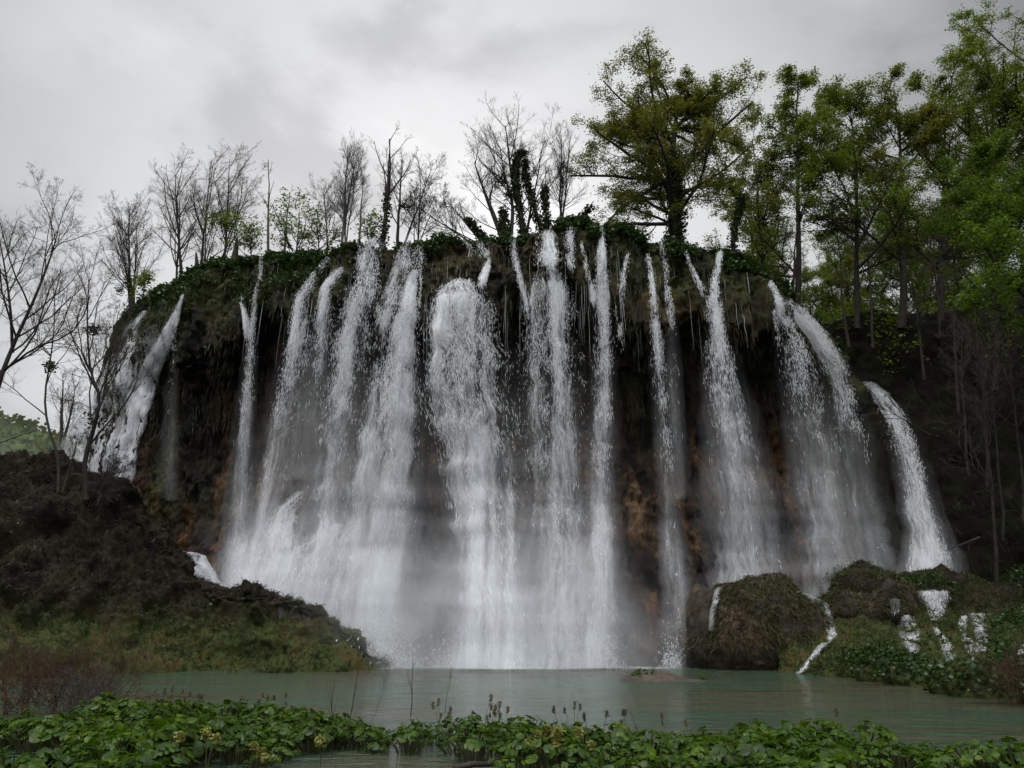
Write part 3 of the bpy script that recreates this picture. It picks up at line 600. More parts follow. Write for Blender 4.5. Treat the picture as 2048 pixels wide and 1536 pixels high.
# little cascades on the ledges
lw = dict(cat='cascade', name='cascade', step=4, off=(.12, .15), cling=True, boost=-.18, film=.28, soft=(.15, .45), which=None, dsz=.7)
fall('small spill down the left face of the round boulder', [(1166, 1430, 1446, .85), (1190, 1426, 1440, .9), (1220, 1420, 1434, .7), (1262, 1416, 1428, .4)], 2, 500, **lw)
fall('little curtain cascade right of the round boulder', [(1190, 1612, 1630, .8), (1205, 1636, 1658, .85), (1230, 1646, 1668, .8), (1258, 1650, 1674, .9)], 2, 700, **lw)
fall('narrow run down to the pond right of the round boulder', [(1274, 1656, 1676, .9), (1290, 1636, 1654, .9), (1320, 1614, 1630, .85), (1348, 1588, 1606, .9)], 2, 600, **lw)
fall('foamy step directly below the arching fall', [(1180, 1826, 1906, 1.2), (1200, 1842, 1900, 1.1), (1222, 1856, 1894, 1.0), (1240, 1862, 1886, .7)], 2, 800, **lw)
fall('short cascade with a forked top, left of the ledge trio', [(1230, 1802, 1822, .6), (1252, 1796, 1844, .9), (1276, 1800, 1846, .9), (1306, 1818, 1840, .9)], 2, 800, **lw)
fall('slanting white cascade, middle of the ledge trio', [(1256, 1866, 1878, .8), (1280, 1876, 1900, .9), (1310, 1888, 1918, .95), (1330, 1895, 1920, .95)], 2, 900, **lw)
fall('left arm of the widest cascade, right of the ledge trio', [(1232, 1922, 1936, .9), (1250, 1914, 1936, 1), (1276, 1922, 1946, 1.1), (1304, 1936, 1966, 1.2), (1330, 1944, 1976, 1.2)], 3, 1100, **lw)
fall('right arm of the widest cascade, right of the ledge trio', [(1226, 1938, 1972, .7), (1250, 1946, 1976, .85), (1276, 1950, 1980, .95), (1304, 1954, 1978, 1.0)], 2, 800, **lw)
fall('faint threads seeping over the mossy ledge behind the trio', [(1196, 1778, 1800, .4), (1214, 1780, 1804, .5), (1228, 1784, 1802, .3)], 1, 200, **lw)
fall('foamy spill on the ledges cut by the frame edge', [(1286, 2036, 2056, .8), (1320, 2036, 2058, .85)], 2, 400, **lw)

# thin threads dripping off the brow everywhere
rng = np.random.default_rng(4242); LP, LR = [], []
for q_ in range(210):
    pxq = rng.choice([rng.uniform(560, 1240), rng.uniform(500, 1500)]); pyq = rng.uniform(500, 640)
    h = hit(bvD, pxq, pyq)
    if h is None: continue
    ln = rng.uniform(.8, 4.5); z_ = h[2] - np.linspace(0, 1, 5) * ln
    LP.append(np.stack([h[0] + rng.normal(0, .03, 5).cumsum(), np.full(5, h[1] - .25) - np.linspace(0, .2, 5), z_], 1)); LR.append(np.array([.004, .007, .006, .005, .002]) * rng.uniform(.5, 1.3))
tag(mesh('dripping_water', *tubes(np.array(LP), np.array(LR), 3), M['drops']), 'hair thin threads of water dripping off the mossy brow', kind='stuff')

fall('water sheet running off the ledge behind the round boulder', [(1180, 1584, 1602, .9), (1192, 1606, 1628, .9), (1206, 1630, 1654, .9)], 1, 150, **lw)
fall('short trickle between the curtain cascade and the narrow run', [(1256, 1652, 1672, .9), (1268, 1656, 1676, .9), (1280, 1648, 1668, .9)], 1, 150, **lw)
# foam on the pond below the falls
P = plane_grid(-10, 12, 37.2, 44.5, 220, 80, lambda X, Y: .02 + .05 * np.abs(fbm(np.stack([X * 1.5, Y * 2, X * 0], -1), 3, 8)))
rng = np.random.default_rng(31337); sp_ = []
for cx_, wd_, n_s in ((760, 70, 3500), (985, 75, 6500), (1130, 55, 2500), (1195, 35, 2500), (1350, 25, 900)):
    pxs = rng.normal(cx_, wd_ * .6, n_s); z_ = rng.exponential(.55, n_s) * (1 - .0); yy = 43.0 + rng.normal(0, .6, n_s) - .3 * z_
    sp_.append(np.stack([X_at(pxs, yy, z_), yy, z_ + .02], 1))
Cs = np.concatenate(sp_); nS = len(Cs); A = (np.array([0, 0, 1.]) + rng.normal(0, .5, (nS, 3))) * rng.uniform(.02, .07, (nS, 1)); B = np.cross(A, rdir(rng, nS)); B = B / (np.linalg.norm(B, axis=1, keepdims=True) + 1e-9) * rng.uniform(.008, .03, (nS, 1))
tag(mesh('splash', *quads(Cs, A, B), M['drops']), 'white splash thrown up where the central falls strike the pond', kind='stuff')
X, Y = P[..., 0], P[..., 1]
cov = (smooth(38.6, 43.0, Y + 1.6 * fbm(np.stack([X * .5, X * 0, X * 0], -1), 3, 6))) * (.55 + .5 * np.exp(-((X + .8) / 3.0) ** 2)) * smooth(-10, -7.5, X) * (1 - smooth(9, 12, X))
tag(mesh('foam', P.reshape(-1, 3), gridF(80, 220), M['water'], smooth_=True, attrs={'flow': np.stack([X * 1, Y * 3, X * 0 + 3], -1).reshape(-1, 3), 'cov': np.clip(cov * 1.5, 0, 1.2).ravel(), 'soft': (cov * 0 + .5).ravel(), 'mist': (cov ** 2 * .6).ravel()}), 'white foam where the central falls hit the pond', kind='stuff')

# ------------------------------------------------------------------ plants
def grow(rng, start, axis, r0, levels, K0=9, wig0=.04, path=None):
    """returns a list of (P [B,K,3], R [B,K])"""
    axis = np.asarray(axis, float); Lm = np.linalg.norm(axis)
    t = np.linspace(0, 1, K0)[None, :, None]
    off = np.cumsum(rng.normal(0, wig0 * Lm / K0, (1, K0, 3)) * np.array([1, 1, .2]), 1); off[:, 0] = 0
    P = np.asarray(start)[None, None] + axis[None, None] * t + off
    if path is not None: P = path[None].copy()
    R = r0 * (1 - t[..., 0] * .85)
    out = [(P, R)]; par_len = np.array([Lm])
    for lv in levels:
        B, K, _ = P.shape; n = lv['n']; K2 = lv.get('K', 4)
        pi = np.repeat(np.arange(B), n); u = rng.uniform(lv.get('t0', .15), 1.0, B * n)
        kk = np.minimum((u * (K - 1)).astype(int), K - 2); fr = (u * (K - 1) - kk)[:, None]
        S = P[pi, kk] * (1 - fr) + P[pi, kk + 1] * fr
        T = P[pi, kk + 1] - P[pi, kk]; T /= np.linalg.norm(T, axis=1, keepdims=True) + 1e-9
        pr_ = R[pi, kk]
        rv = rng.normal(size=T.shape); rv -= (rv * T).sum(1, keepdims=True) * T; rv /= np.linalg.norm(rv, axis=1, keepdims=True) + 1e-9
        a = np.radians(rng.normal(lv.get('ang', 45), lv.get('angs', 10), len(u)))[:, None]
        D = T * np.cos(a) + rv * np.sin(a)
        shape = lv.get('shape', lambda x: 1 - .55 * x)
        ln = par_len[pi] * lv.get('len', .5) * shape(u) * rng.uniform(.7, 1.2, len(u))
        pts = [S]; up = lv.get('up', .1)
        for k in range(K2 - 1):
            D = D + rng.normal(0, lv.get('wig', .12), D.shape) + np.array([0, 0, up]); D /= np.linalg.norm(D, axis=1, keepdims=True)
            pts.append(pts[-1] + D * (ln / (K2 - 1))[:, None])
        P = np.stack(pts, 1); rr = np.minimum(pr_ * lv.get('rr', .6), np.maximum(ln * lv.get('rl', .02), lv.get('rmin', .006)))
        R = rr[:, None] * np.linspace(1, .35, K2)[None]; R = np.maximum(R, lv.get('rmin', .006) * .6)
        par_len = ln; out.append((P, R))
    return out
def tree_mesh(sk, sides=(8, 5, 4, 3, 3)):
    wood = join([tubes(P, R, sides[i]) for i, (P, R) in enumerate(sk[:2])])
    tw = join([tubes(P, R, sides[min(4, i + 2)]) for i, (P, R) in enumerate(sk[2:])]) if len(sk) > 2 else None
    return wood, tw
def clump(rng, c, r, n, size):
    C = np.asarray(c) + np.clip(rng.normal(0, .42, (n, 3)), -1, 1) * r
    return leaves(rng, C, size)
BARE = [dict(n=13, t0=.18, ang=40, len=.55, up=.12, K=6, rl=.012, wig=.09), dict(n=9, t0=.15, ang=38, len=.5, up=.08, K=5, rl=.010, wig=.12, rmin=.008),
        dict(n=7, ang=40, len=.5, up=.05, K=4, rl=.008, rmin=.006, wig=.14), dict(n=5, ang=38, len=.5, up=.03, K=3, rl=.01, rmin=.0045, wig=.15)]
def root_z(px, Y):                          # highest ground under a plan position on the plateau
    return 29.0
def bare_tree(label, px, py, Y, tpx, tpy, r0=.16, lv=None, stems=1, spread=.22, ivy=0, mist=(), matk='bark', seed=0, name='bare_tree', group=None, cat='tree', sink=.8, twig='twig', paths=None):
    rng = np.random.default_rng(seed + 5000)
    b = at(px, py, Y); tp = at(tpx, tpy, Y); root = empty(name, b, label, cat, group); ax = tp - b
    ws, tw = [], []; sks = []
    for pth, rk in (paths or []):
        pts = np.array([at(a_, b_, Y) for a_, b_ in pth]) - b; pts[:, 1] += np.linspace(0, rng.normal(0, .5), len(pts))
        if np.linalg.norm(pts[0]) < .5: pts[0, 2] -= sink
        pts = catmull(pts, 14); sk = grow(rng, pts[0], pts[-1] - pts[0], r0 * rk, lv or BARE, K0=14, path=pts); sks.append(sk)
        A, T = tree_mesh(sk); ws.append(A); tw.append(T)
    for s in range(0 if paths else stems):
        a = ax.copy() if s == 0 else ax * rng.uniform(.7, 1.0) + np.array([rng.normal(0, spread), rng.normal(0, spread), 0]) * np.linalg.norm(ax)
        st = np.array([0, 0, -sink]) + (0 if s == 0 else 1) * np.array([rng.normal(0, .3), rng.normal(0, .3), 0])
        sk = grow(rng, st, a + np.array([0, 0, sink]), r0 * (1 if s == 0 else rng.uniform(.5, .8)), lv or BARE); sks.append(sk)
        A, T = tree_mesh(sk); ws.append(A); tw.append(T)
    mesh('trunk', *join(ws), M[matk], root, True)
    if tw[0] is not None: mesh('twigs', *join([x for x in tw if x is not None]), M[twig], root)
    if ivy:
        ps = []
        for sk in sks[:1]:
            P, R = sk[0]; K = P.shape[1]
            n = int(700 * ivy); u = rng.uniform(.02, .95, n) * (K - 1) * min(1, ivy); i = np.minimum(u.astype(int), K - 2); f_ = (u - i)[:, None]
            C = P[0, i] * (1 - f_) + P[0, i + 1] * f_ + rdir(rng, n, .5) * (R[0, i][:, None] + rng.uniform(.02, .30, (n, 1)))
            ps.append(leaves(rng, C, .11, .2, .8))
        mesh('ivy', *join(ps), M['ivy'], root)
    for (mx_, my_, mr) in mist:
        c = at(mx_, my_, Y - .3) - b; n = 170
        mesh('mistletoe', *clump(rng, c, mr, n, .10), M['ivy'], root)
    return root

bare_tree('spreading bare tree at the far left end of the rim', 268, 612, 66, 262, 420, .17, seed=1, stems=4, spread=.16, mist=((258, 562, .7), (240, 580, .5)))
bare_tree('straight bare tree with a pale trunk left of the ivied stump', 366, 578, 58, 358, 352, .17, seed=2, stems=2, spread=.08)
bare_tree('tall slim bare tree just above the ivied stump', 402, 548, 57, 420, 322, .12, seed=3, stems=3, spread=.12)
bare_tree('slim bare tree among green shrubs near the dead snag', 448, 530, 57, 466, 318, .11, seed=4, stems=2, spread=.1)
DEAD = [dict(n=5, t0=.45, ang=35, len=.30, up=.12, K=5, rl=.02, wig=.12), dict(n=3, ang=40, len=.4, up=.05, K=4, rl=.012, rmin=.012)]
bare_tree('bare dead pole with a few snapped limbs above the thin fall', 538, 508, 55.5, 535, 320, .13, lv=DEAD, seed=5, matk='bark_pale', name='dead_tree')
bare_tree('grey leaning dead trunk rising behind the leafy shrub', 566, 524, 55, 576, 385, .12, lv=DEAD, seed=6, matk='bark_pale', name='dead_tree')
BIRCH = [dict(n=20, t0=.25, ang=32, len=.36, up=.14, K=5, rl=.010, wig=.09), dict(n=9, ang=34, len=.5, up=.10, K=4, rl=.009, rmin=.007), dict(n=7, ang=34, len=.5, up=.05, K=3, rl=.01, rmin=.005)]
bare_tree('clump of tall slender grey stems above the lacy falls', 688, 494, 53.5, 698, 292, .12, lv=BIRCH, seed=7, stems=5, spread=.07, matk='bark_pale')
bare_tree('single grey slender tree right of the stem clump', 718, 494, 53, 722, 352, .11, lv=BIRCH, seed=8, matk='bark_pale')
bare_tree('wispy bare tree left of the tall stem clump', 655, 500, 54.5, 648, 372, .08, seed=9, stems=2, spread=.16)
YT = [dict(n=7, t0=.4, ang=36, len=.55, up=.12, K=6, rl=.02, wig=.1), dict(n=6, ang=40, len=.45, up=.06, K=4, rl=.014, rmin=.012), dict(n=5, ang=40, len=.5, K=3, rmin=.008)]
bare_tree('forked bare tree with ivy up its lower trunk', 764, 486, 52.5, 774, 280, .2, lv=YT, seed=10, ivy=.55)
bare_tree('bare tree with one mistletoe ball on its trunk', 797, 482, 53, 806, 322, .14, seed=11, stems=2, spread=.18, mist=((810, 412, .55),))
bare_tree('low wispy bare tree with drooping twigs near the brown rock head', 838, 478, 54, 842, 380, .09, seed=12, stems=3, spread=.25)
bare_tree('low broad bare tree leaning left beside the brown rock head', 975, 478, 54, 890, 400, .12, seed=13, stems=3, spread=.22)
LEAN = [dict(n=13, t0=.15, ang=42, len=.6, up=.10, K=7, rl=.011, wig=.1), dict(n=9, ang=40, len=.5, up=.07, K=5, rl=.009, rmin=.008), dict(n=7, ang=40, len=.5, up=.04, K=4, rl=.008, rmin=.006), dict(n=5, ang=38, len=.5, K=3, rmin=.0045)]
bare_tree('large bare tree leaning left from the rim centre, dark mistletoe in it', 1012, 474, 51.5, 945, 300, .24, lv=LEAN, seed=14, paths=[([(1012, 474), (986, 425), (966, 370), (948, 315)], 1), ([(1020, 470), (1025, 410), (1010, 350), (1000, 290)], .7)], mist=((1000, 362, .75), (1018, 388, .4)))
bare_tree('tallest bare tree of the central group with a wide airy crown', 1046, 462, 52.5, 1010, 250, .2, lv=LEAN, seed=15, stems=3, spread=.22)
IVT = [dict(n=3, t0=.75, ang=35, len=.25, up=.1, K=4, rl=.03)]
bare_tree('thick ivy covered trunk with a hooked top, in the central tree group', 1050, 466, 51.6, 1038, 312, .2, lv=IVT, seed=16, ivy=1.9, name='ivy_tree', paths=[([(1050, 466), (1036, 400), (1030, 345), (1036, 312), (1052, 308)], 1)])
bare_tree('ivy covered trunk leaning into its hooked neighbour', 1082, 462, 51.8, 1042, 335, .17, lv=IVT, seed=17, ivy=1.6, name='ivy_tree', paths=[([(1088, 462), (1066, 405), (1052, 355), (1052, 318)], 1)])
bare_tree('short upright ivy column right of the central tree group', 1094, 462, 51.7, 1090, 368, .16, lv=IVT, seed=18, ivy=1.2, name='ivy_tree')
bare_tree('low ivy limb arching out to the left below the leaning tree', 990, 482, 51.3, 930, 436, .17, lv=IVT, seed=19, ivy=1.2, name='ivy_tree')
bare_tree('broken ivy stump at the foot of the central trees', 1010, 476, 51.2, 1008, 412, .3, lv=IVT, seed=20, ivy=1.3, name='tree_stump')
bare_tree('slender bare tree between the ivy column and the great leafy tree', 1120, 458, 53, 1122, 268, .12, lv=BIRCH, seed=21, stems=3, spread=.12)
bare_tree('dark broken trunk beside the first trees of the rim', 398, 560, 56.3, 392, 505, .42, lv=IVT, seed=22, name='tree_stump', matk='bark')
bare_tree('gnarled brown stump on the ivy bank', 468, 535, 55, 474, 476, .5, lv=IVT, seed=23, ivy=.3, name='tree_stump')
bare_tree('crooked ivy snag standing alone left of the forest', 1466, 508, 53, 1490, 408, .2, lv=[dict(n=3, t0=.8, ang=50, len=.35, up=.05, K=5, rl=.035)], seed=24, ivy=1.4, name='dead_tree', paths=[([(1466, 508), (1468, 455), (1484, 412), (1480, 388), (1460, 364)], 1)])
bare_tree('mossy log jutting up left of the great leafy tree', 1130, 462, 51, 1188, 402, .16, lv=IVT, seed=25, ivy=.9, name='log', cat='log')
# left foreground trees on the mound
BIG = [dict(n=15, t0=.22, ang=40, len=.55, up=.10, K=8, rl=.010, wig=.11), dict(n=9, ang=40, len=.5, up=.07, K=6, rl=.008, wig=.13, rmin=.006), dict(n=7, ang=40, len=.5, up=.04, K=4, rl=.008, rmin=.005, wig=.15), dict(n=6, ang=38, len=.55, K=3, rmin=.0048)]
bare_tree('dark forked bare tree leaning in from the left frame edge', -28, 950, 33, 62, 470, .13, lv=BIG, seed=31, paths=[([(-28, 950), (-8, 800), (25, 705), (70, 610), (104, 530), (124, 470)], 1), ([(25, 705), (27, 620), (20, 530), (8, 450)], .6)])
THIN = [dict(n=12, t0=.38, ang=38, len=.42, up=.09, K=7, rl=.010, wig=.12), dict(n=8, ang=40, len=.5, up=.05, K=5, rl=.008, rmin=.006, wig=.14), dict(n=6, ang=40, len=.5, up=.03, K=4, rl=.008, rmin=.0045), dict(n=6, ang=38, len=.55, K=3, rmin=.0048)]
bare_tree('slim curved bare tree on the mound with one small mistletoe ball', 122, 958, 44, 108, 520, .10, lv=THIN, seed=32, paths=[([(122, 958), (114, 915), (92, 850), (84, 785), (95, 700), (100, 610), (92, 540)], 1)], mist=((100, 732, .42),))
bare_tree('crooked bare tree on the mound with a big mistletoe ball', 178, 972, 43.5, 186, 540, .16, lv=BIG, seed=33, mist=((190, 842, .85), (188, 660, .45)), paths=[([(178, 972), (172, 925), (192, 860), (206, 800), (190, 745), (186, 650), (192, 570)], 1), ([(206, 800), (222, 710), (240, 620)], .55)])
bare_tree('short bare sapling leaning right on the mound ridge', 130, 958, 43, 156, 868, .09, lv=THIN, seed=34)
bare_tree('tangle of low bare branches on the mound ridge', 196, 985, 44.5, 236, 925, .07, seed=35, stems=4, spread=.6, name='bare_shrub', cat='shrub')
bare_tree('hazy bare tree standing before the distant hill', 124, 900, 90, 128, 762, .3, seed=36, stems=3, spread=.15)
bare_tree('loose bare branch reaching in at the left frame edge', -40, 900, 30, 70, 860, .04, lv=[dict(n=5, ang=30, len=.4, K=4, rmin=.008), dict(n=3, ang=30, len=.4, K=3, rmin=.006)], seed=37, name='branch', cat='branch', sink=0)

# leafy trees
def leafy_parts(rng, axis, r0, lv, nleaf, size, sink=.8, lidx=(-1, -2)):
    sk = grow(rng, (0, 0, -sink), np.asarray(axis) + np.array([0, 0, sink]), r0, lv); W, T = tree_mesh(sk)
    Cs = []
    for li, share in zip(lidx, (.75, .25)):
        P, R = sk[li]; n = int(nleaf * share); b = rng.integers(0, len(P), n); u = rng.uniform(0, 1, n) * (P.shape[1] - 1); i = np.minimum(u.astype(int), P.shape[1] - 2); f_ = (u - i)[:, None]
        Cs.append(P[b, i] * (1 - f_) + P[b, i + 1] * f_ + rng.normal(0, .24, (n, 3)) * np.array([1, 1, .5]))
    return W, T, leaves(rng, np.concatenate(Cs), size, .65, .55), sk
def leafy_tree(label, px, py, Y, tpx, tpy, r0, lv, nleaf, size, leafk, seed, name='leafy_tree', group=None, ivy=0, matk='bark'):
    rng = np.random.default_rng(seed + 9000); b = at(px, py, Y); root = empty(name, b, label, 'tree', group)
    W, T, L, sk = leafy_parts(rng, at(tpx, tpy, Y) - b, r0, lv, nleaf, size)
    mesh('trunk', *W, M[matk], root, True); mesh('twigs', *T, M['bark'], root); mesh('crown', *L, M[leafk], root)
    if ivy:
        P, R = sk[0]; K = P.shape[1]; n = int(2500 * ivy); u = rng.uniform(.02, .6, n) * (K - 1); i = np.minimum(u.astype(int), K - 2); f_ = (u - i)[:, None]
        C = P[0, i] * (1 - f_) + P[0, i + 1] * f_ + rdir(rng, n, .5) * (R[0, i][:, None] + rng.uniform(.02, .45, (n, 1)))
        mesh('ivy', *leaves(rng, C, .12, .2, .8), M['ivy'], root)
    return root
GREAT = [dict(n=38, t0=.16, ang=62, angs=16, len=.58, up=.012, K=8, rl=.022, wig=.11, shape=lambda x: 1.0 - .55 * np.abs(x - .45) * 1.3 - .35 * (x > .85)),
         dict(n=12, t0=.12, ang=48, angs=14, len=.46, up=.03, K=6, rl=.016, wig=.13, rmin=.02), dict(n=9, ang=45, len=.42, up=-.03, K=4, rmin=.012, wig=.16), dict(n=3, ang=40, len=.5, up=-.05, K=3, rmin=.008)]
leafy_tree('great round crowned beech towering over the rim, ivy on its trunk', 1345, 492, 55, 1352, 190, .55, GREAT, 95000, .085, 'leaf_olive', 1, ivy=1.2)
SLIM = [dict(n=30, t0=.12, ang=55, len=.24, up=.10, K=6, rl=.018, wig=.1, shape=lambda x: 1.15 - .75 * x), dict(n=9, ang=50, len=.62, up=.0, K=5, rmin=.012, wig=.13), dict(n=8, ang=46, len=.55, up=-.01, K=4, rmin=.008, wig=.15)]
BROAD = [dict(n=22, t0=.22, ang=55, len=.36, up=.10, K=6, rl=.02, wig=.1, shape=lambda x: 1.1 - .6 * x), dict(n=10, ang=50, len=.52, up=.01, K=5, rmin=.012, wig=.13), dict(n=8, ang=46, len=.55, up=-.01, K=4, rmin=.008, wig=.15)]
leafy_tree('tall slim leafy tree with a feathery pointed top, nearest the great beech', 1592, 620, 60, 1588, 165, .3, SLIM, 28000, .095, 'leaf_green', 2)
leafy_tree('leafy tree in the gap between great beech and slim tree', 1530, 600, 63, 1506, 280, .22, BROAD, 20000, .10, 'leaf_olive', 3)
leafy_tree('leafy tree whose top peaks at the left of the forest canopy', 1712, 640, 61, 1706, 215, .27, BROAD, 30000, .10, 'leaf_green', 4)
leafy_tree('leafy tree with twisting dark trunk in the middle of the forest', 1800, 640, 60, 1800, 220, .36, BROAD, 26000, .10, 'leaf_olive', 5)
leafy_tree('full green tree rising above the middle of the forest canopy', 1880, 640, 62, 1900, 170, .3, BROAD, 34000, .105, 'leaf_green', 6)
leafy_tree('tall tree with thin dark upper twigs near the top right corner', 1990, 640, 64, 2000, 120, .4, BROAD, 24000, .095, 'leaf_olive', 7)
leafy_tree('tallest dark tree cut by the right frame edge', 2070, 640, 60, 2085, 10, .45, BROAD, 60000, .105, 'leaf_green', 8)
leafy_tree('bright green beech whose low branches hang in at the right frame edge', 2190, 900, 40, 2180, 220, .35, BROAD, 70000, .10, 'leaf_bright', 9)
leafy_tree('bright young beech in front of the dark forest on the upper slope', 1985, 760, 52, 1980, 330, .2, BROAD, 38000, .095, 'leaf_bright', 10)
# trees deeper in the forest: six kinds copied
FG = 'leafy trees standing deeper in the forest on the right'
protos = []
for k in range(6):
    rng = np.random.default_rng(700 + k); hgt = 18 + 2.0 * k % 7
    W, T, L, sk = leafy_parts(rng, (rng.normal(0, .8), rng.normal(0, .8), hgt), .2 + .03 * k, BROAD if k % 2 else SLIM, 18000, .105)
    root = empty('forest_tree', (0, 0, 0), 'dark trunked leafy tree standing deeper in the forest behind the front row', 'tree', FG)
    mesh('trunk', *W, M['bark'], root, True); mesh('twigs', *T, M['bark'], root); mesh('crown', *L, M[('leaf_olive', 'leaf_green')[k % 2]], root); protos.append(root)
used = set(); rng = np.random.default_rng(55)
def clone(src, loc, rz, sc=1.0):
    r = src.copy(); COL.objects.link(r); r.location = tuple(float(x) for x in loc); r.rotation_euler = (0, 0, rz); r.scale = (sc,) * 3
    for ch in src.children:
        c = ch.copy(); COL.objects.link(c); c.parent = r
    return r
spots = []
for i in range(14):
    px_ = rng.uniform(1490, 2250); Y_ = rng.uniform(66, 92)
    z_ = 28.0 + max(0, (px_ - 1750)) * .008 + (Y_ - 66) * .05
    spots.append((float(X_at(px_, Y_, z_)), Y_, z_, rng.uniform(0, 6.28), rng.uniform(.75, 1.15) * (.72 if px_ < 1640 else 1)))
for i, (x, y, z, rz, s) in enumerate(spots):
    k = i % 6
    if k not in used: r = protos[k]; used.add(k); r.location = (x, y, z); r.rotation_euler = (0, 0, rz); r.scale = (s,) * 3
    else: clone(protos[k], (x, y, z), rz, s)
# thin trunks standing on the slope
SG = 'thin bare trees on the dark slope'
for i, (a, b, Y_, c, d, r_) in enumerate([(1838, 700, 57, 1830, 520, .12), (1738, 640, 59, 1742, 430, .13), (1905, 760, 54, 1900, 480, .12), (1960, 900, 50, 1930, 560, .13), (1978, 1080, 47.5, 1955, 700, .12), (1990, 1000, 48, 1965, 640, .10),
                                         (1925, 880, 51, 1918, 640, .09), (1690, 640, 60, 1668, 420, .14), (1572, 606, 59, 1598, 450, .2), (2030, 960, 46, 2010, 620, .10), (1870, 620, 60, 1868, 420, .12)]):
    bare_tree(f'thin bare tree on the dark slope beneath the forest', a, b, Y_, c, d, r_, lv=THIN, seed=60 + i, matk='bark', group=SG, sink=2.5, name='slope_tree')
bare_tree('dead branch hanging over the arching outermost fall', 1860, 870, 49, 1740, 800, .06, lv=[dict(n=10, t0=.2, ang=30, len=.5, up=-.02, K=5, rmin=.012), dict(n=6, ang=32, len=.5, up=-.02, K=4, rmin=.009)], seed=80, name='dead_branch', cat='branch', sink=0)
bare_tree('fallen dead branch beside the foot of the arching fall', 1960, 1075, 47.5, 1896, 1100, .09, lv=[dict(n=5, ang=30, len=.35, up=-.05, K=4, rmin=.012)], seed=81, name='dead_branch', cat='branch', sink=0)
# leafy shrubs on the rim
SHR = [dict(n=14, t0=.1, ang=45, len=.75, up=.12, K=6, rl=.018, wig=.12), dict(n=8, ang=42, len=.5, up=.06, K=4, rmin=.008), dict(n=4, ang=40, len=.5, K=3, rmin=.006)]
for (lb, a, b, Y_, c, d, n_, s_) in [('leafy green shrub beside the leaning grey trunk', 590, 520, 54.5, 600, 420, 1500, 41), ('small leafy shrub behind the gnarled stump', 452, 532, 56, 450, 440, 900, 42), ('leafy shrub between the gnarled stump and the dead pole', 505, 522, 55.5, 500, 462, 800, 43),
                                     ('thin leaved shrub at the left foot of the stem clump', 640, 506, 54, 636, 440, 500, 44), ('dark leafy shrub at the left end of the rim', 288, 606, 64, 290, 560, 1200, 45), ('small sprouting shrub right of the forked tree', 742, 492, 53.5, 738, 440, 500, 46)]:
    leafy_tree(lb, a, b, Y_, c, d, .08, SHR, n_, .11, 'leaf_green', s_, name='shrub')

# ------------------------------------------------------------------ ground cover
def scatter(G, rng, n, mask=None):
    """random points with normals on a grid surface"""
    nr_, nc_ = G.shape[:2]; N = gnorm(G)
    i = rng.integers(0, nr_ - 1, n); j = rng.integers(0, nc_ - 1, n); u, v_ = rng.uniform(0, 1, (2, n, 1))
    p = G[i, j] * (1 - u) * (1 - v_) + G[i, j + 1] * u * (1 - v_) + G[i + 1, j] * (1 - u) * v_ + G[i + 1, j + 1] * u * v_
    area = np.linalg.norm(np.cross(G[i + 1, j] - G[i, j], G[i, j + 1] - G[i, j]), axis=1)
    keep = rng.uniform(0, 1, n) < np.minimum(1, area / np.percentile(area, 85))
    if mask is not None: keep &= mask(p, i, j)
    nn_ = N[i, j]; nn_ = nn_ * np.where(nn_[:, 2:] < 0, -1, 1)
    return p[keep], nn_[keep]
def blades(rng, p, n_, ln, wd, droop=.5, up=.6):
    m_ = len(p); D = n_ * .5 + np.array([0, 0, up]) + rdir(rng, m_, .3) * .6; D /= np.linalg.norm(D, axis=1, keepdims=True)
    L = ln * rng.uniform(.5, 1.3, (m_, 1)); s = rdir(rng, m_, .7); s = np.cross(D, s); s /= np.linalg.norm(s, axis=1, keepdims=True) + 1e-9; s *= wd
    out = n_ * np.array([1, 1, 0]); out = out / (np.linalg.norm(out, axis=1, keepdims=True) + .3)
    mid = p + D * L * .55; tip = mid + (D * .45 + out * droop * .6 + np.array([0, 0, -droop * .7])) * L * .6
    V = np.stack([p - s, p + s, mid + s * .8, mid - s * .8, tip], 1).reshape(-1, 3); b = np.arange(m_)[:, None] * 5
    return V, [np.concatenate([b, b + 1, b + 2, b + 3], 1), np.concatenate([b + 3, b + 2, b + 4], 1)]
rng = np.random.default_rng(77)
p_, n_ = scatter(mound, rng, 90000, lambda p, i, j: (p[:, 2] > .02) & (fbm(p * .5, 3, 3) > -.25) & (i < 150))
lo = p_[:, 2] < 2.6 + 1.2 * fbm(p_ * .2, 2, 6)
tag(mesh('grass', *blades(rng, p_[lo], n_[lo], .26, .022, .8), M['grass']), 'low green and rusty grass on the foot of the left mound', kind='stuff')
tag(mesh('dead_grass', *blades(rng, p_[~lo], n_[~lo], .36, .022, 1.2, .2), M['grass_dark']), 'matted brown grass and moss on the steep left mound', kind='stuff')
p_, n_ = scatter(ledge, rng, 90000, lambda p, i, j: (p[:, 2] > .02) & (fbm(p * .6, 3, 13) > -.2))
tag(mesh('ledge_grass', *blades(rng, p_, n_, .26, .022, 1.0), M['grass']), 'grass hanging over the right ledges', kind='stuff')
ps = []
for B_, k in ((B1, 26000), (B3, 7000)):
    p_, n_ = scatter(B_, rng, k, lambda p, i, j: (fbm(p * .9, 3, 23) > -.25)); ps.append(blades(rng, p_, n_, .34, .022, 1.8, .0))
M['grass_brown'] = leaf_mat('brown_grass', [(.3, (.018, .015, .004)), (.45, (.055, .036, .012)), (.56, (.030, .042, .009)), (.75, (.09, .058, .02))], .2, .5, 3.0, .02)
tag(mesh('hanging_grass', *join(ps), M['grass_brown']), 'long brown grass hanging down the round boulder', kind='stuff')
